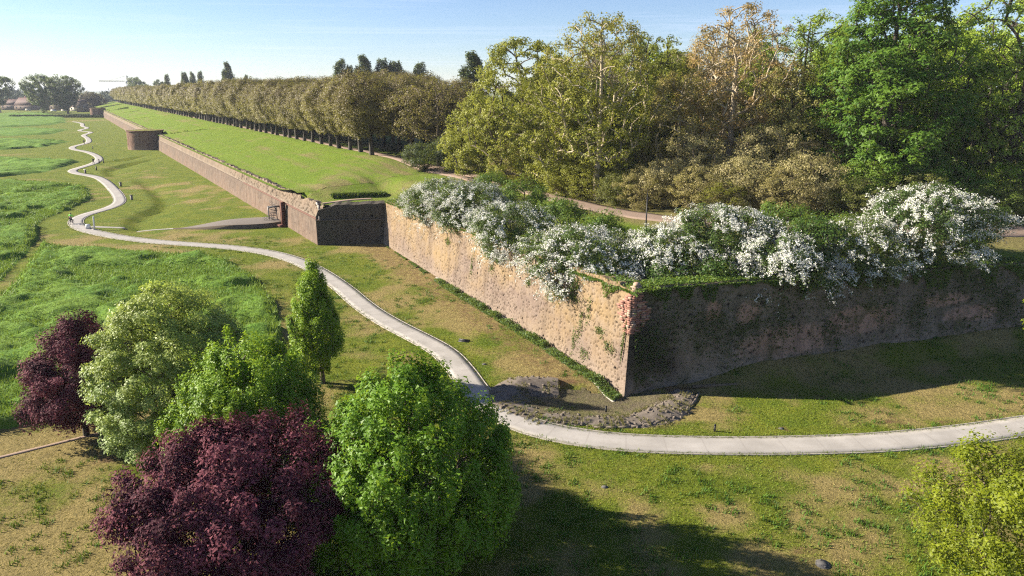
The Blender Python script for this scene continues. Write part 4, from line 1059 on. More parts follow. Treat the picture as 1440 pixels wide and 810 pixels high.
def tufts(name, P, H, Wd, cols, mat, blades=3, lean=.5, seed=0, kind='stuff'):
    rng = np.random.default_rng(seed); n = len(P) * blades
    i = np.repeat(np.arange(len(P)), blades); a = rng.random(n) * 2 * np.pi
    h = np.asarray(H)[i] * (.6 + .7 * rng.random(n)); w = np.asarray(Wd)[i] if np.ndim(Wd) else np.full(n, Wd)
    b = P[i] + np.c_[rng.normal(size=(n, 2)) * (.5 * h)[:, None], np.zeros(n)]
    side = np.c_[-np.sin(a), np.cos(a), 0 * a] * (w * .5)[:, None]
    tip = b + np.c_[np.cos(a) * h * lean * rng.random(n), np.sin(a) * h * lean * rng.random(n), h]
    V = np.stack([b - side, b + side, tip], 1).reshape(-1, 3)
    c = cols[i] * (.8 + .4 * rng.random((n, 1)))
    o = link(name, mesh(name, V, np.arange(3 * n).reshape(n, 3), cols=np.repeat(c, 3, 0)), mat)
    if kind: o['kind'] = kind
    return o
rng = np.random.default_rng(77)
def scatter(n, x0, x1, y0, y1, pw=1.0):
    x = rng.uniform(x0, x1, n); y = y0 + (y1 - y0) * rng.random(n) ** pw
    return x, y
def in_view(x, y, m=1.12):
    return (np.abs(x) < (.75 * (y * .96 + 6)) * m)
# mown sward
x, y = scatter(260000, -50, 55, 22, 100, 1.7)
ok = in_view(x, y)
dp, _ = pl_dist(x, y, PL[::2]); ok &= dp > 1.12
for Pq in (LOW, UP): ok &= ~in_poly(x, y, Pq)
ok &= ~in_poly(x, y, [tuple(B), tuple(Cc), tuple(D), tuple(E), (100, 110), (-10, 110)])
df, _ = pl_dist(x, y, FOOT); ok &= df > .35
s__, w__ = to_sw(x, y); ok &= ~((s__ > -3) & (w__ > -.3))
x, y = x[ok], y[ok]
dr = dryness(x, y); so = soilness(x, y)
mm = fbm(x / .9, y / .9, 15, 3); f = sstep(.25, .8, dr + (mm - .5) * 1.6)
ok = (rng.random(len(x)) < (1 - .75 * sstep(.35, .7, so))) & (rng.random(len(x)) < .45 + .55 * (1 - f))
x, y, f, mm = x[ok], y[ok], f[ok], mm[ok]
cg = np.array((.085, .155, .01)) * (1 - mm[:, None]) + np.array((.19, .23, .02)) * mm[:, None]
cc = cg * (1 - f[:, None]) + np.array((.325, .255, .095)) * f[:, None]
tufts('grass', np.c_[x, y, G(x, y) - .01], .05 + .07 * rng.random(len(x)) * (1.3 - f), .045, cc, M['blade'], 2, .9, 3)
i_ = rng.integers(0, len(x), 2600); kx = np.repeat(i_, 12)
q = np.c_[x[kx], y[kx]] + rng.normal(size=(len(kx), 2)) * .16
gk = fbm(q[:, 0] / 5, q[:, 1] / 5, 19, 3) > .47; q = q[gk]
tufts('weed_clumps', np.c_[q, G(q[:, 0], q[:, 1])], .10 + .16 * rng.random(len(q)), .055, np.array((.055, .12, .012)) * (.7 + .9 * rng.random((len(q), 1))), M['blade'], 2, 1.0, 23)
# tall meadow blades
x, y = scatter(270000, -120, -18, 38, 175, 1.35)
ok = (in_poly(x, y, UP) | in_poly(x, y, LOW)) & in_view(x, y)
x, y = x[ok], y[ok]
a_ = fbm(x / 4, y / 4, 91, 3)[:, None]
cc = np.array((.09, .19, .017)) * (1 - a_) + np.array((.20, .30, .035)) * a_
hh = .35 + .85 * fbm(x / 3.4, y / 3.0, 91, 3) + .9 * (fbm(x / 1.2, y / 1.2, 92, 3) - .5); hh *= (1 - .75 * sstep(.56, .64, fbm(x / 9, y / 5, 94, 3)))
tufts('meadow_blades', np.c_[x, y, G(x, y) + hh * .75], .22 + .22 * rng.random(len(x)), .05 + .0005 * y, cc, M['blade'], 2, 1.0, 4)
rk = []
for s0_, s1_, w0_, w1_, nn_, hw_ in ((187, 168.5, 4.9, 15.6, 5200, 1.1), (342, 318, 3, 14, 2200, 1.3), (448, 420, 3, 15, 2200, 1.6), (522, 500, 3, 15, 2200, 1.8), (6.0, 4.4, 4.6, 12.2, 2600, .32)):
    q_ = rng.random(nn_); s_q = s0_ + (s1_ - s0_) * q_ + rng.normal(size=nn_) * hw_ * .6; w_q = w0_ + (w1_ - w0_) * q_
    xq, yq = sw(s_q, w_q); rk.append(np.c_[xq, yq, Z(xq, yq)])
rk = np.concatenate(rk)
tufts('rank_grass', rk, (.3 + .3 * rng.random(len(rk))) * np.where(rk[:, 1] < 110, .6, 1), .14 + .001 * rk[:, 1], np.tile((.055, .11, .014), (len(rk), 1)), M['blade'], 2, .8, 14)
# fringe along the path, weeds along the wall foot, grass on the rim
i = rng.integers(0, len(PL[PL[:, 1] < 110]), 9000); sg = rng.choice([-1, 1], 9000)
dd = np.gradient(PL, axis=0); dd /= np.linalg.norm(dd, axis=1)[:, None]
q = PL[i] + np.c_[dd[i, 1], -dd[i, 0]] * (sg * (.95 + .4 * rng.random(9000) ** 1.5))[:, None] + rng.normal(size=(9000, 2)) * .3 * np.abs(dd[i])
tufts('verge_grass', np.c_[q, G(q[:, 0], q[:, 1])], .07 + .08 * rng.random(9000), .05, np.tile((.12, .16, .025), (9000, 1)), M['blade'], 2, .9, 5)

def scat_leaves(name, P, size, cols, mat, seed, nz=.6, aspect=.6):
    r = np.random.default_rng(seed)
    V, F = leaf_cards(r, P, size * (.7 + .6 * r.random(len(P))), r.normal(size=P.shape) * .6 + np.array((-.2, -.1, nz)), aspect)
    o = link(name, mesh(name, V, F, cols=np.repeat(cols, 3, 0)), mat); o['kind'] = 'stuff'
    return o
u = rng.random(26000)
u = u[(vnoise(u * 40, u * 0, 5) + .35 * sstep(.2, .6, u)) > .42]
wd = .25 + .85 * rng.random(len(u)) * sstep(.05, .5, u)
nB = np.array((-dB[1], dB[0]))
P = B + (Cc - B) * u[:, None] - nB * (wd - .05)[:, None]
hgt = .12 + .5 * vnoise(u * 70, u * 0 + 3, 9) * sstep(.1, .6, u)
P3 = np.c_[P, G(P[:, 0], P[:, 1]) + hgt * rng.random(len(u))]
kk = rng.random((len(u), 1))
scat_leaves('wall_foot_weeds', P3, .16, np.array((.05, .10, .02)) * (1 - kk) + np.array((.12, .19, .04)) * kk, M['leaf'], 6)
# grass and ivy hanging over both rims
n = 34000; u = rng.random(n); half = rng.random(n) < .45
PB = B + (Cc - B) * u[:, None]; PD = Cc + (D - Cc) * u[:, None]
nD = np.array((-dC[1], dC[0])); nn = np.where(half[:, None], nB, nD); base = np.where(half[:, None], PB, PD)
zt_ = np.where(half, np.interp(u, [0, .2, 1], [6.0, 6.3, 7.3]), np.interp(u, [0, .08, 1], [7.2, 7.4, 6.4]))
hang = vnoise(u * 60, half * 3.0, 31) ** 2.2 * np.where(half, 1.1 * sstep(.55, 1, u) + .15, 1.9)
dn = rng.random(n) * hang; inn = rng.random(n) * 1.7
over = rng.random(n) < .5
zv = np.where(over, zt_ - dn, zt_ + .05 + .2 * rng.random(n)); off_ = np.where(over, (zv + .6) * .12 - .12 - .1 * rng.random(n), (zt_ + .6) * .12 + inn)
# the hanging leaves must stay outside the masonry but inside the mitred corner
P3 = np.c_[base + nn * off_[:, None], zv]
okc = ~(~half & (u < .05)); P3 = P3[okc]; kk = rng.random((len(P3), 1))
scat_leaves('rim_grass', P3, .19, np.array((.06, .12, .016)) * (1 - kk) + np.array((.13, .21, .03)) * kk, M['leaf'], 7)
# creepers and moss on the shaded face, sprigs on the sunlit face
cl = [(.03 + .05 * rng.random(), 1.5 + 4 * rng.random(), .5, .9) for _ in range(4)] + [(rng.random(), 1 + 4.5 * rng.random(), .5 + .9 * rng.random(), .5 + .9 * rng.random()) for _ in range(46)] + [(.68, 3.2, .35, 1.2), (.2, 4.8, .8, 1.4), (.1, 5, .5, 1.0)]
P = []
for uu, zc, ru, rzv in cl:
    k = 150; uq = uu * LCD + rng.normal(size=k) * ru; zq = np.clip(zc + rng.normal(size=k) * rzv, -.2, 6.6); m_ = (uq > .8) & (uq < LCD)
    P.append(np.c_[Cc + dC * uq[:, None] + nD * ((zq + .6) * .12 - .2)[:, None], zq][m_])
P = np.concatenate(P); kk = rng.random((len(P), 1))
scat_leaves('wall_creeper', P, .18, np.array((.03, .06, .014)) * (1 - kk) + np.array((.075, .12, .025)) * kk, M['leaf'], 8)
cl = [(.90, 4.6, .12, .6), (.885, 3.2, .1, .7), (.875, 1.8, .12, .5), (.93, 3.4, .2, .2), (.83, 4.6, .25, .25), (.80, 4.1, .3, .22), (.815, 5.3, .25, .25), (.86, 5.0, .35, .2), (.52, 3.4, .1, .7), (.60, 4.2, .2, .3), (.955, 2.6, .22, .25), (.90, 1.1, .25, .3), (.73, 4.4, .15, .2), (.40, 4.6, .2, .2), (.985, 4.2, .12, .8), (.99, 3.0, .12, .5)]
P = []
for uu, zc, ru, rzv in cl:
    k = 110; uq = np.minimum(uu * LBC + rng.normal(size=k) * ru * 1.6, LBC - .9); zq = zc + rng.normal(size=k) * rzv
    P.append(np.c_[B + dB * uq[:, None] + nB * ((zq + .6) * .12 - .1)[:, None], zq])
P = np.concatenate(P); kk = rng.random((len(P), 1))
scat_leaves('wall_sprigs', P, .15, np.array((.05, .09, .02)) * (1 - kk) + np.array((.12, .17, .045)) * kk, M['leaf'], 9)

# ------------------------------------------------------------------ broken brickwork at the corner
nc = (nB + nD) / np.linalg.norm(nB + nD)
rb = random.Random(4)
M['old_brick'] = plain('old_brick', (.27, .135, .10), .4, 5); M['old_brick_pale'] = plain('old_brick_pale', (.33, .23, .17), .35, 5)
bme = []
for k in range(6):
    mb = MB(); mb.box(0, 0, -.07, .30 + .06 * (k % 3), .26, .13, 0, .97); bme.append((mb.mesh('brick'), M['old_brick'] if k % 3 else M['old_brick_pale']))
z = 4.3
while z < 7.15:
    kk = (z + .6) * .12; tip = Cc + (nB + nD) / (1 + nB @ nD) * kk
    wid = .25 + 1.0 * math.sin(min(1, max(0, (z - 4.2) / 2.9)) * 3.1) * rb.uniform(.7, 1.1)
    for dvec, nv_, wmax in ((-dB, nB, wid), (dC, nD, wid * 1.15)):
        al = rb.uniform(0, .12)
        while al < wmax:
            q = tip + dvec * (al + .13) + nv_ * (.10 - rb.uniform(.0, .14))
            me_, mt_ = bme[rb.randrange(6)]
            o = link('brick', me_, mt_, bast, (q[0] - 8.1, q[1] - 45.2, z), math.atan2(dvec[1], dvec[0]) + rb.uniform(-.05, .05))
            al += rb.uniform(.31, .42)
    z += .155
kk = 7.7 * .12; tip = Cc + (nB + nD) / (1 + nB @ nD) * kk
mb = MB(); mb.box(0, 0, 0, .75, .6, .5, .4, .9).box(.05, .12, .5, .45, .4, .25, .7, .8); mb.build('corner_stub', M['old_brick_pale'], bast, loc=(tip[0] + .3 - 8.1, tip[1] + .35 - 45.2, 7.05))

# ------------------------------------------------------------------ ruined foundation round the corner
ru = thing('ruined_foundation', 'low crescent of bare ruined masonry around the foot of the bastion corner', 'ruin', (6, 42, 0))
core = []
rl = RUIN; dd = np.gradient(rl, axis=0); dd /= np.linalg.norm(dd, axis=1)[:, None]; rn = np.c_[dd[:, 1], -dd[:, 0]]
k = np.linspace(-1, 1, 15)
tt = np.linspace(0, 1, len(rl)); hw = np.interp(tt, [0, .12, .3, .55, .8, 1], [1.2, 2.0, 1.6, 1.35, 1.5, .8]) * (.8 + .5 * vnoise(np.arange(len(rl)) / 7, np.zeros(len(rl)), 66)); hh = np.interp(tt, [0, .12, .3, .6, .85, 1], [.4, .55, .15, .16, .34, .2])
P = rl[:, None] + rn[:, None] * (k[None, :, None] * hw[:, None, None])
zz_ = G(P[..., 0].ravel(), P[..., 1].ravel()).reshape(P.shape[:2]) - .1 + hh[:, None] * (1 - np.abs(k[None]) ** 2.5) * (.3 + 1.4 * fbm(P[..., 0] * .9, P[..., 1] * .9, 55, 4)) + .22 * (fbm(P[..., 0] * 2.5, P[..., 1] * 2.5, 56, 2) - .5) * (1 - np.abs(k[None]) ** 4)
V = np.dstack([P, zz_]).reshape(-1, 3) - np.array((6, 42, 0))
M['rubble'] = plain('rubble', (.145, .122, .10), .5, 5, .95, .1)
link('rubble_core', mesh('rubble_core', V, grid_faces(len(rl), 15), smooth=False), M['rubble'], ru)
mb = MB()
for q in range(520):
    i_ = rb.randrange(2, len(rl) - 2); kk = rb.choice([-1, 1]) * rb.random() ** .6 * .95
    p_ = rl[i_] + rn[i_] * kk * hw[i_]
    z_ = float(np.interp(kk, k, zz_[i_])); L_ = rb.uniform(.06, .30)
    mb.box(p_[0] - 6, p_[1] - 42, z_ - .06, L_, L_ * rb.uniform(.35, .7), rb.uniform(.07, .16), math.atan2(dd[i_][1], dd[i_][0]) + rb.uniform(-1.2, 1.2), rb.uniform(.75, .95))
mb.build('loose_stones', M['rubble'], ru)['kind'] = 'stuff'
mb = MB()
oc = offset(rl[int(len(rl) * .55):], .95)
for a_, b_ in zip(oc[:-1:2], oc[2::2]):
    mb.tube((a_[0] - 6, a_[1] - 42, g(*a_) + .04), (b_[0] - 6, b_[1] - 42, g(*b_) + .04), .09, n=6)
mb.build('edge_course', M['rubble'], ru)
# scrub on the ruin
i_ = rng.integers(0, len(rl), 2600); kk = rng.uniform(-1.1, 1.1, 2600); p_ = rl[i_] + rn[i_] * (kk * hw[i_])[:, None]
vv = vnoise(p_[:, 0] * 1.3, p_[:, 1] * 1.3, 58) > .55; p_ = p_[vv]; i_ = i_[vv]; kk = kk[vv]
tufts('ruin_grass', np.c_[p_, G(p_[:, 0], p_[:, 1]) + hh[i_] * (1 - np.abs(np.clip(kk, -1, 1)) ** 2.5) * .9], np.full(len(p_), .13), .05, np.tile((.17, .155, .06), (len(p_), 1)), M['blade'], 4, 1, 12)

M['stony_ground'] = lawn_mat('stony_ground', (.12, .125, .035), (.15, .14, .05), (.20, .165, .105), (.155, .125, .095))
xs_, ys_ = np.meshgrid(np.arange(-1.5, 14, .3), np.arange(39.5, 48, .3)); xf, yf = xs_.ravel(), ys_.ravel()
inr = in_poly(xf + .5 * (fbm(xf, yf, 8, 2) - .5), yf + .5 * (fbm(yf, xf, 9, 2) - .5), [tuple(q) for q in rl[::4]] + [(9, 46.2), (7.6, 45.4), (5.5, 46.6)]).reshape(xs_.shape)
kp = inr[:-1, :-1] & inr[:-1, 1:] & inr[1:, 1:] & inr[1:, :-1]; Ff = grid_faces(*xs_.shape, keep=kp); us_ = np.zeros(len(xf), bool); us_[Ff.ravel()] = True
link('stony_floor', mesh('stony_floor', np.c_[xf - 6, yf - 42, G(xf, yf) + .05][us_], (np.cumsum(us_) - 1)[Ff], attrs={'dry': (.35 + .6 * fbm(xf / 2, yf / 2, 4, 3))[us_], 'soil': (.75 * fbm(xf / 1.6, yf / 1.6, 5, 3))[us_]}), M['stony_ground'], ru)
# fallen timber by the ruin
mb = MB(); a_, b_ = (13.2, 46.0), (16.6, 46.4)
mb.tube((0, 0, .14), (b_[0] - a_[0], b_[1] - a_[1], .16), .13, .10, n=9); mb.tube((1.6, .25, .14), (1.9, .7, .3), .05, .03, n=6)
tag(mb.build('timber_beam', M['timber'], None, loc=(*a_, g(*a_))), 'long dark timber lying on the grass right of the ruin', 'timber')
# tiny things on the grass
def stub(x, y, label):
    mb = MB(); mb.tube((0, 0, -.1), (0, 0, .42), .07, .06, n=8); mb.tube((0, 0, .42), (0, 0, .5), .085, .05, n=8)
    tag(mb.build('bollard', M['black_paint'], None, loc=(x, y, g(x, y))), label, 'bollard')
stub(13.0, 39.5, 'short dark post in the grass beside the straight part of the path')
stub(6.5, 43.0, 'little dark post standing inside the ruin')
for x, y, lab in ((14.3, 26.6, 'round grey manhole cover in the shaded lower right lawn'), (5.1, 33.0, 'grey stone slab in the lawn shadow below the path bend'), (17.4, 39.8, 'worn grey slab in bare soil above the straight path'), (-2.2, 50.4, 'pale flat cover in the grass between path and sunlit wall')):
    mb = MB(); q_ = 1 if 'manhole' in lab else .55; mb.tube((0, 0, -.2), (0, 0, .03), .34 * q_, .34 * q_, n=22); mb.tube((0, 0, -.1), (0, 0, .045), .26 * q_, .26 * q_, n=22)
    if 'manhole' in lab: mb.box(.0, .25, .045, .12, .05, .03); mb.box(0, -.25, .045, .12, .05, .03)
    o = tag(mb.build('manhole_cover' if 'manhole' in lab else 'stone_slab', M['slab'], None, loc=(x, y, g(x, y)), scale=(1, .75, 1) if 'manhole' not in lab else (1, 1, 1)), lab, 'cover' if 'manhole' in lab else 'slab')
for x, y, lab in ((-24.6, 79.5, 'dark drain opening in the grass just right of the path under the curtain corner'), (-4.2, 55.5, 'dark drain opening between the path and the sunlit wall')):
    mb = MB(); mb.box(0, 0, -.05, .9, .3, .10); mb.box(0, .2, -.05, 1.0, .1, .2)
    tag(mb.build('drain', M['black_paint'], None, loc=(x, y, g(x, y)), rz=-.3), lab, 'drain')

# dark pole on the bastion top
po = thing('lamp_pole', 'thin black pole standing between the white hawthorns', 'pole', (12.0, 60.3, zz0(12.0, 60.3)))
MB().tube((0, 0, -.1), (0, 0, 4.8), .075, .05, n=9).build('shaft', M['black_paint'], po)
MB().tube((0, 0, 0), (0, 0, .5), .12, .10, n=9).build('base_sleeve', M['black_paint'], po)
MB().tube((0, 0, 4.8), (0, 0, 5.0), .09, .02, n=9).build('finial', M['black_paint'], po)

# ------------------------------------------------------------------ spiral stair, post and landing at the curtain wall
sx_, sy_ = sw(20.5, -1.5)
st = thing('spiral_stair', 'dark steel spiral stair with railing standing against the curtain wall', 'staircase', (sx_, sy_, g(sx_, sy_) - .1))
MB().tube((0, 0, 0), (0, 0, 3.0), .09, n=10).build('centre_post', M['steel'], st)
R0 = 1.15
for k in range(12):
    a0 = -2.2 + k * .32; z = .22 * k + .15; mb = MB()
    P = [(0, 0), (R0 * math.cos(a0), R0 * math.sin(a0)), (R0 * math.cos(a0 + .36), R0 * math.sin(a0 + .36))]
    mb.add([(*p, z) for p in P] + [(*p, z - .05) for p in P], [(0, 1, 2), (5, 4, 3), (0, 3, 4, 1), (1, 4, 5, 2), (2, 5, 3, 0)])
    mb.build('tread', M['steel'], st)
mb = MB(); q0 = None
for k in range(0, 13):
    a0 = -2.2 + k * .32; z = .22 * k + .15; p_ = np.array((R0 * math.cos(a0), R0 * math.sin(a0), z))
    mb.tube(p_, p_ + (0, 0, .95), .025, n=5)
    for dz_ in (.35, .65, .95):
        if q0 is not None: mb.tube(q0 + (0, 0, dz_), p_ + (0, 0, dz_), .025, n=5)
    q0 = p_
mb.build('railing', M['steel'], st)
mb = MB(); mb.box(.75, .55, 2.75, 1.9, 1.2, .12, .5); mb.build('top_landing', M['steel'], st)
MB().tube((1.3, 0, 0), (1.3, 0, 2.8), .08, n=8).tube((-.4, 1.0, 0), (-.4, 1.0, 2.8), .08, n=8).build('support_post', M['steel'], st)
bx_, by_ = sw(16.6, -.15)
bm = thing('rusty_post', 'rust brown vertical steel channel running up the curtain wall beside the spiral stair', 'post', (bx_, by_, g(bx_, by_) - .1))
mb = MB(); mb.box(0, 0, 0, .75, .4, 4.0, 1.0); mb.build('channel', M['rust'], bm)
MB().box(-.2, -.3, 0, 1.3, .9, .5, 1.0).build('foot_box', M['rust'], bm)
# landing mound with a curved retaining edge
lm = thing('landing_ramp', 'low leaf shaped paved ramp with a curved dark retaining edge at the stair foot', 'ramp', (-43, 108.5, 0))
top_ = smooth_line([(-53.5, 106.6), (-48, 109.8), (-44, 112.2), (-40.5, 113)], .6); bot_ = smooth_line([(-53.5, 106.3), (-48, 105.6), (-42.5, 105.4), (-38.6, 106.6), (-36.9, 108.6)], .6)
n = 22; tt = np.linspace(0, 1, n); T_ = np.c_[np.interp(tt, np.linspace(0, 1, len(top_)), top_[:, 0]), np.interp(tt, np.linspace(0, 1, len(top_)), top_[:, 1])]; B_ = np.c_[np.interp(tt, np.linspace(0, 1, len(bot_)), bot_[:, 0]), np.interp(tt, np.linspace(0, 1, len(bot_)), bot_[:, 1])]
hz = .05 + .65 * sstep(.05, .6, tt)
kk = np.linspace(0, 1, 8)
P = B_[:, None] * (1 - kk[None, :, None]) + T_[:, None] * kk[None, :, None]
zq = G(P[..., 0].ravel(), P[..., 1].ravel()).reshape(n, 8) + hz[:, None] * (.85 + .25 * np.sin(kk * 3.1))[None]
link('paved_top', mesh('paved_top', np.dstack([P, zq]).reshape(-1, 3) - np.array((-43, 108.5, 0)), grid_faces(n, 8)[:, ::-1], attrs={'across': np.full(n * 8, .5)}), M['ramp'] if 'ramp' in M else plain('ramp', (.17, .145, .12), .35, 3), lm)
ed = ribbon('retaining_edge', B_ - np.array((-43, 108.5)), .3, M['timber'], lambda x, y: G(x - 43, y + 108.5), hz[:, None] * .85 + .1, 3, lm, .9)

# ------------------------------------------------------------------ sign posts and little boxes beside the path
o = thing('marker_post', 'slender white post leaning at the junction of the path and the stair track', 'post', (-65.2, 104.9, g(-65.2, 104.9)))
mb = MB(); mb.box(0, 0, 0, .22, .22, 2.1, .3, .8); mb.build('shaft', M['white_paint'], o); o.rotation_euler = (0, .09, 0)
MB().box(0, 0, -.05, .6, .5, .12).build('foot', M['pale_stone'], o)
o = thing('marker_block', 'low white block beside the slender white post', 'block', (-66.5, 105.5, g(-66.5, 105.5)))
MB().box(0, 0, 0, .7, .4, .75, .3, .9).build('block', M['white_paint'], o); MB().box(0, 0, -.05, .9, .6, .1, .3).build('plinth', M['pale_stone'], o)
for x, y, lab in ((-88.6, 154.9, 'grey info stand beside the path at the second bend'), (-75.4, 134.9, 'grey info stand beside the path above the dark scarp'), (-111.6, 179.9, 'white info stand at the third bend of the path')):
    o = thing('info_stand', lab, 'sign', (x, y, g(x, y)), -.6)
    MB().box(0, 0, 0, .5, .3, .9).build('pedestal', M['grey_stone'], o)
    mb = MB(); mb.box(0, 0, .9, .62, .45, .08); b_ = mb.build('panel', M['white_paint'] if 'white' in lab else M['grey_stone'], o)
for x, y, lab in ((-121.5, 205.5, 'dark bollard on the inner side of the far path bend'), (-123.6, 206.8, 'dark waste post beside the far path bend'), (-153.6, 254.5, 'dark post at the left turn of the far path'), (-112.6, 186.6, 'dark post on the right verge at the third bend')):
    o = thing('bollard', lab, 'bollard', (x, y, g(x, y)))
    MB().tube((0, 0, -.1), (0, 0, .95), .16, .14, n=9).build('shaft', M['black_paint'], o); MB().tube((0, 0, .95), (0, 0, 1.1), .2, .1, n=9).build('cap', M['steel'], o)

# ------------------------------------------------------------------ people
M['skin'] = plain('skin', (.45, .27, .19), .1); M['hi_vis'] = plain('hi_vis', (.22, .85, .10), .08, 10); M['dark_cloth'] = plain('dark_cloth', (.018, .019, .024), .2, 12); M['hair'] = plain('hair', (.03, .02, .014), .2, 30)
M['grey_cloth'] = plain('grey_cloth', (.10, .10, .11), .2, 12)
def skin_mesh(name, V, Eg, R, root=0, sub=1):
    me = bpy.data.meshes.new(name); me.from_pydata(V, Eg, []); o = bpy.data.objects.new(name, me); COL.objects.link(o)
    md_ = o.modifiers.new('skin', 'SKIN'); o.modifiers.new('sub', 'SUBSURF').levels = sub
    for i_, r_ in enumerate(R): me.skin_vertices[0].data[i_].radius = (r_, r_)
    me.skin_vertices[0].data[root].use_root = True
    dg = bpy.context.evaluated_depsgraph_get(); m2 = bpy.data.meshes.new_from_object(o.evaluated_get(dg)); bpy.data.objects.remove(o); m2.name = name
    for p_ in m2.polygons: p_.use_smooth = True
    return m2
def person(label, loc, rz, J, top, bottom, helmet=None):
    """J: joint positions, figure faces +Y"""
    o = thing('person', label, 'person', loc, rz)
    names = ['pelvis', 'waist', 'chest', 'neck', 'head', 'crown', 'shL', 'elL', 'wrL', 'haL', 'shR', 'elR', 'wrR', 'haR', 'hipL', 'knL', 'anL', 'toL', 'hipR', 'knR', 'anR', 'toR']
    ix = {k: i for i, k in enumerate(names)}
    Eg = [(ix[a], ix[b]) for a, b in (('pelvis', 'waist'), ('waist', 'chest'), ('chest', 'neck'), ('neck', 'head'), ('head', 'crown'), ('chest', 'shL'), ('shL', 'elL'), ('elL', 'wrL'), ('wrL', 'haL'), ('chest', 'shR'), ('shR', 'elR'), ('elR', 'wrR'), ('wrR', 'haR'),
          ('pelvis', 'hipL'), ('hipL', 'knL'), ('knL', 'anL'), ('anL', 'toL'), ('pelvis', 'hipR'), ('hipR', 'knR'), ('knR', 'anR'), ('anR', 'toR'))]
    Rr = dict(pelvis=.14, waist=.13, chest=.15, neck=.055, head=.095, crown=.07, shL=.07, elL=.045, wrL=.03, haL=.035, hipL=.09, knL=.062, anL=.042, toL=.035)
    R = [Rr.get(k, Rr.get(k[:-1] + 'L', .05)) for k in names]
    link('body', skin_mesh('body', [J[k] for k in names], Eg, R), M['skin'], o)
    def sub(name, keys, grow, mat):
        kx = {k: i for i, k in enumerate(keys)}; e_ = [(kx[names[a]], kx[names[b]]) for a, b in Eg if names[a] in kx and names[b] in kx]
        link(name, skin_mesh(name, [J[k] for k in keys], e_, [Rr.get(k, Rr.get(k[:-1] + 'L', .05)) + grow for k in keys]), mat, o)
    sub('jacket', ['waist', 'chest', 'shL', 'elL', 'wrL', 'shR', 'elR', 'wrR'], .03, top)
    sub('trousers', ['pelvis', 'hipL', 'knL', 'anL', 'hipR', 'knR', 'anR'], .025, bottom)
    hd = np.array(J['crown']); mb = MB(); mb.tube(hd - (0, .0, .06), hd + (0, 0, .05), .115, .07, n=10); mb.build('helmet' if helmet else 'hair', helmet or M['hair'], o, True)
    return o
ride = dict(pelvis=(0, -.12, .98), waist=(0, -.02, 1.15), chest=(0, .14, 1.38), neck=(0, .22, 1.52), head=(0, .27, 1.62), crown=(0, .28, 1.72), shL=(-.19, .16, 1.42), elL=(-.26, .33, 1.22), wrL=(-.24, .52, 1.06), haL=(-.23, .58, 1.05), shR=(.19, .16, 1.42), elR=(.26, .33, 1.22), wrR=(.24, .52, 1.06), haR=(.23, .58, 1.05),
            hipL=(-.1, -.1, .93), knL=(-.12, .25, .72), anL=(-.12, .12, .32), toL=(-.12, .26, .27), hipR=(.1, -.1, .93), knR=(.12, .2, .56), anR=(.12, .03, .14), toR=(.12, .17, .09))
walk = dict(pelvis=(0, 0, .93), waist=(0, 0, 1.1), chest=(0, .02, 1.32), neck=(0, .02, 1.5), head=(0, .04, 1.62), crown=(0, .04, 1.73), shL=(-.19, 0, 1.40), elL=(-.24, -.08, 1.12), wrL=(-.23, .04, .90), haL=(-.22, .08, .82), shR=(.19, 0, 1.40), elR=(.24, .06, 1.12), wrR=(.23, .2, .93), haR=(.22, .25, .86),
            hipL=(-.1, 0, .88), knL=(-.1, .16, .5), anL=(-.1, .2, .09), toL=(-.1, .36, .05), hipR=(.1, 0, .88), knR=(.1, .0, .48), anR=(.1, -.24, .12), toR=(.1, -.12, .05))
hd_ = .1
cz_ = g(-71.7, 109.6) + .04
person('cyclist in a bright green jacket and dark trousers seen from behind', (-71.7, 109.6, cz_), hd_, ride, M['hi_vis'], M['dark_cloth'], M['black_paint'])
bk = thing('bicycle', 'dark bicycle under the cyclist in bright green', 'bicycle', (-71.7, 109.6, cz_), hd_)
for yy in (-.52, .55):
    w_ = MB().ring((0, yy, .34), .31, .03, 'x', 24, 5).build('wheel', M['black_paint'], bk, True)
    mb = MB()
    for k in range(8): mb.tube((0, yy, .34), (0, yy + .3 * math.cos(k * .785), .34 + .3 * math.sin(k * .785)), .006, n=4, caps=False)
    mb.build('spokes', M['steel'], w_)
mb = MB()
for a_, b_ in (((0, -.18, .34), (0, -.28, .84)), ((0, -.18, .34), (0, .40, .78)), ((0, -.26, .76), (0, .38, .86)), ((0, -.18, .34), (0, -.52, .34)), ((0, -.26, .76), (0, -.52, .34)), ((0, .36, .92), (0, .55, .34))): mb.tube(a_, b_, .022, n=6)
mb.build('frame', M['steel'], bk)
MB().tube((-.26, .52, 1.02), (.26, .52, 1.02), .018, n=6).tube((0, .36, .90), (0, .50, 1.02), .02, n=6).build('handlebar', M['black_paint'], bk)
mb = MB(); mb.box(0, -.3, .84, .16, .28, .06, 0, .7); mb.build('saddle', M['black_paint'], bk)
mb = MB(); mb.tube((-.12, -.05, .24), (.12, -.3, .42), .02, n=5); mb.box(-.13, -.02, .22, .1, .08, .03); mb.box(.13, -.3, .40, .1, .08, .03); mb.build('pedals', M['black_paint'], bk)
person('walker in dark clothes on the far path before the narrowing', (-171.5, 279.0, g(-171.5, 279) + .04), .4, walk, M['dark_cloth'], M['dark_cloth'])
person('walker in black beside the path at the fourth bend', (-123.0, 203.0, g(-123, 203) + .04), 1.2, walk, M['dark_cloth'], M['grey_cloth'])

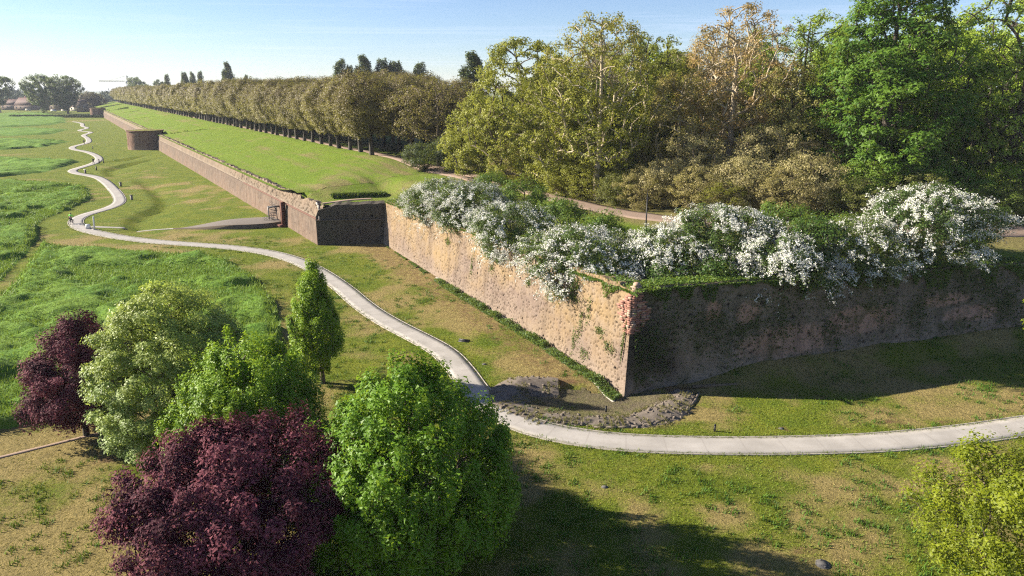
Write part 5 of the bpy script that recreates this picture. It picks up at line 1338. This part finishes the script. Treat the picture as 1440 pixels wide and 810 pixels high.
# ------------------------------------------------------------------ far buildings and tower crane
M['roof'] = plain('roof', (.105, .06, .052), .25, .8); M['old_wall'] = plain('old_wall', (.15, .105, .085), .25, .5); M['plaster'] = plain('plaster', (.62, .55, .46), .12, .6); M['glass'] = plain('glass', (.03, .035, .04), .1, 1, .15, .5)
def house(x, y, rz, L, Wd, H, Rf, label, wall, nwin=6, chim=1):
    o = thing('house', label, 'house', (x, y, 0), rz)
    MB().box(0, 0, -.2, L, Wd, H + .2).build('wall', M[wall], o)
    e_ = .5
    V = [(-L / 2 - e_, -Wd / 2 - e_, H), (L / 2 + e_, -Wd / 2 - e_, H), (L / 2 + e_, Wd / 2 + e_, H), (-L / 2 - e_, Wd / 2 + e_, H), (-L / 2 + L * .08, 0, H + Rf), (L / 2 - L * .08, 0, H + Rf)]
    mb = MB().add(V, [(0, 1, 5, 4), (2, 3, 4, 5), (1, 2, 5), (3, 0, 4), (3, 2, 1, 0)]); r_ = mb.build('roof', M['roof'], o)
    for k in range(chim): MB().box((-.25 + .4 * k) * L, .1 * Wd, H + Rf * .5, .9, .9, Rf * .5 + 1.2).build('chimney', M['brick_red'], r_)
    for k in range(nwin):
        xw = -L / 2 + (k + .5) * L / nwin
        f_ = MB().box(xw, -Wd / 2 - .04, H * .38, 1.3, .12, 1.9).build('window', M['white_paint'], o)
        MB().box(xw, -Wd / 2 - .1, H * .38 + .15, 1.0, .08, 1.6).build('pane', M['glass'], f_)
    d_ = MB().box(L * .12, -Wd / 2 - .05, -.1, 1.8, .14, 2.5).build('door', M['timber'], o)
    return o
house(-508, 752, .15, 34, 14, 5.0, 8.0, 'long low brownish house with a big reddish roof left of the far tree pair', 'old_wall', 8)
house(-474, 745, .1, 20, 14, 5.5, 10.5, 'house with a steep reddish roof seen between the two far trees', 'old_wall', 5)
house(-441, 722, .1, 17, 10, 4.2, 2.2, 'low pale building with a flat roof right of the darkest far tree', 'plaster', 5, 0)
house(-420, 690, .4, 9, 9, 9.5, 2.4, 'small pinkish tower house where the far wall ends', 'old_wall', 2, 1)
house(-540, 770, .2, 26, 12, 5, 6, 'small reddish roofed house at the far left behind pale stems', 'old_wall', 6)
for k, (x, y, c_) in enumerate(((-498, 726, 'plaster'), (-455, 700, 'white_paint'), (-446, 702, 'plaster'))):
    o = thing('parked_van', ['cream van parked before the long reddish roof', 'white van parked between the far tree pair', 'cream van parked right of the white van'][k], 'van', (x, y, 0), .1)
    MB().box(0, 0, .45, 5.0, 2.0, .9).box(-.5, 0, 1.35, 3.8, 1.9, .85, 0, .9).build('body', M[c_], o)
    MB().box(.2, -.98, 1.45, 2.6, .06, .5).build('window', M['glass'], o)
    for xx in (-1.6, 1.6):
        for yy in (-.95, .95): MB().tube((xx, yy - .1, .4), (xx, yy + .1, .4), .38, n=12).build('wheel', M['black_paint'], o)
# low hedge at the far field edge
P = np.c_[rng.uniform(-395, -318, 5000), 555 + rng.normal(size=5000) * 1.6, rng.random(5000) * 1.9]
P[:, 1] += (P[:, 0] + 395) * -.05
h_ = scat_leaves('hedge', P, .9, np.tile((.035, .06, .02), (5000, 1)), M['leaf_dark'], 15); tag(h_, 'low dark hedge crossing the field before the far round tower', 'hedge'); h_['kind'] = 'thing'

cr_ = thing('tower_crane', 'pale thin tower crane above the far end of the avenue', 'crane', (-485, 900, 0))
def lattice(mb, a, b, w, n, r):
    a, b = np.array(a, float), np.array(b, float); d = (b - a) / np.linalg.norm(b - a); u = np.cross(d, (0, 1, 0) if abs(d[1]) < .9 else (1, 0, 0)); u /= np.linalg.norm(u); v = np.cross(d, u)
    c = [(-1, -1), (1, -1), (1, 1), (-1, 1)]
    for p_, q_ in c: mb.tube(a + (u * p_ + v * q_) * w, b + (u * p_ + v * q_) * w, r, n=4, caps=False)
    for k in range(n):
        s0, s1 = a + (b - a) * k / n, a + (b - a) * (k + 1) / n
        for j in range(4):
            p_, q_ = c[j], c[(j + 1) % 4]; mb.tube(s0 + (u * p_[0] + v * p_[1]) * w, s1 + (u * q_[0] + v * q_[1]) * w, r * .6, n=3, caps=False)
    return mb
M['crane'] = plain('crane', (.42, .40, .38), .1, 2)
lattice(MB(), (0, 0, 0), (0, 0, 31), 1.1, 16, .3).build('mast', M['crane'], cr_)
lattice(MB(), (0, 0, 31), (-36, 0, 31.5), .6, 18, .2).build('jib', M['crane'], cr_)
lattice(MB(), (0, 0, 31), (9, 0, 31), .7, 5, .22).build('counter_jib', M['crane'], cr_)
lattice(MB(), (0, 0, 31), (0, 0, 38), .6, 4, .2).build('tower_head', M['crane'], cr_)
MB().box(8, 0, 28.6, 2.4, 2, 2.6).build('counterweight', M['grey_stone'], cr_); MB().box(-1.6, -1, 28.7, 1.8, 1.8, 2.2).build('cab', M['white_paint'], cr_)
MB().tube((0, 0, 38), (-24, 0, 32), .12, n=4).tube((0, 0, 38), (8.5, 0, 31.5), .12, n=4).build('tie_bar', M['steel'], cr_)

# ------------------------------------------------------------------ haze
hm = bpy.data.materials.new('haze'); hm.use_nodes = True; hn = hm.node_tree.nodes; hn.remove(hn['Principled BSDF'])
pv = hn.new('ShaderNodeVolumePrincipled'); pv.inputs['Color'].default_value = (.82, .88, .98, 1); pv.inputs['Density'].default_value = .00013; pv.inputs['Anisotropy'].default_value = 0
hm.node_tree.links.new(pv.outputs[0], hn['Material Output'].inputs['Volume'])
V = [(x, y, z) for z in (-4, 62) for x, y in ((-7300, -600), (9300, -600), (9300, 14500), (-7300, 14500))]
hz_ = link('haze', mesh('haze', V, np.array([(3, 2, 1, 0), (4, 5, 6, 7), (0, 1, 5, 4), (1, 2, 6, 5), (2, 3, 7, 6), (3, 0, 4, 7)])), hm); hz_['kind'] = 'stuff'
C.cycles.use_denoising = False
C.cycles.filter_width = 1.2
C.cycles.sample_clamp_indirect = 4
C.cycles.volume_bounces = 0
C.cycles.max_bounces = 6; C.cycles.diffuse_bounces = 3; C.cycles.transmission_bounces = 3; C.cycles.glossy_bounces = 2
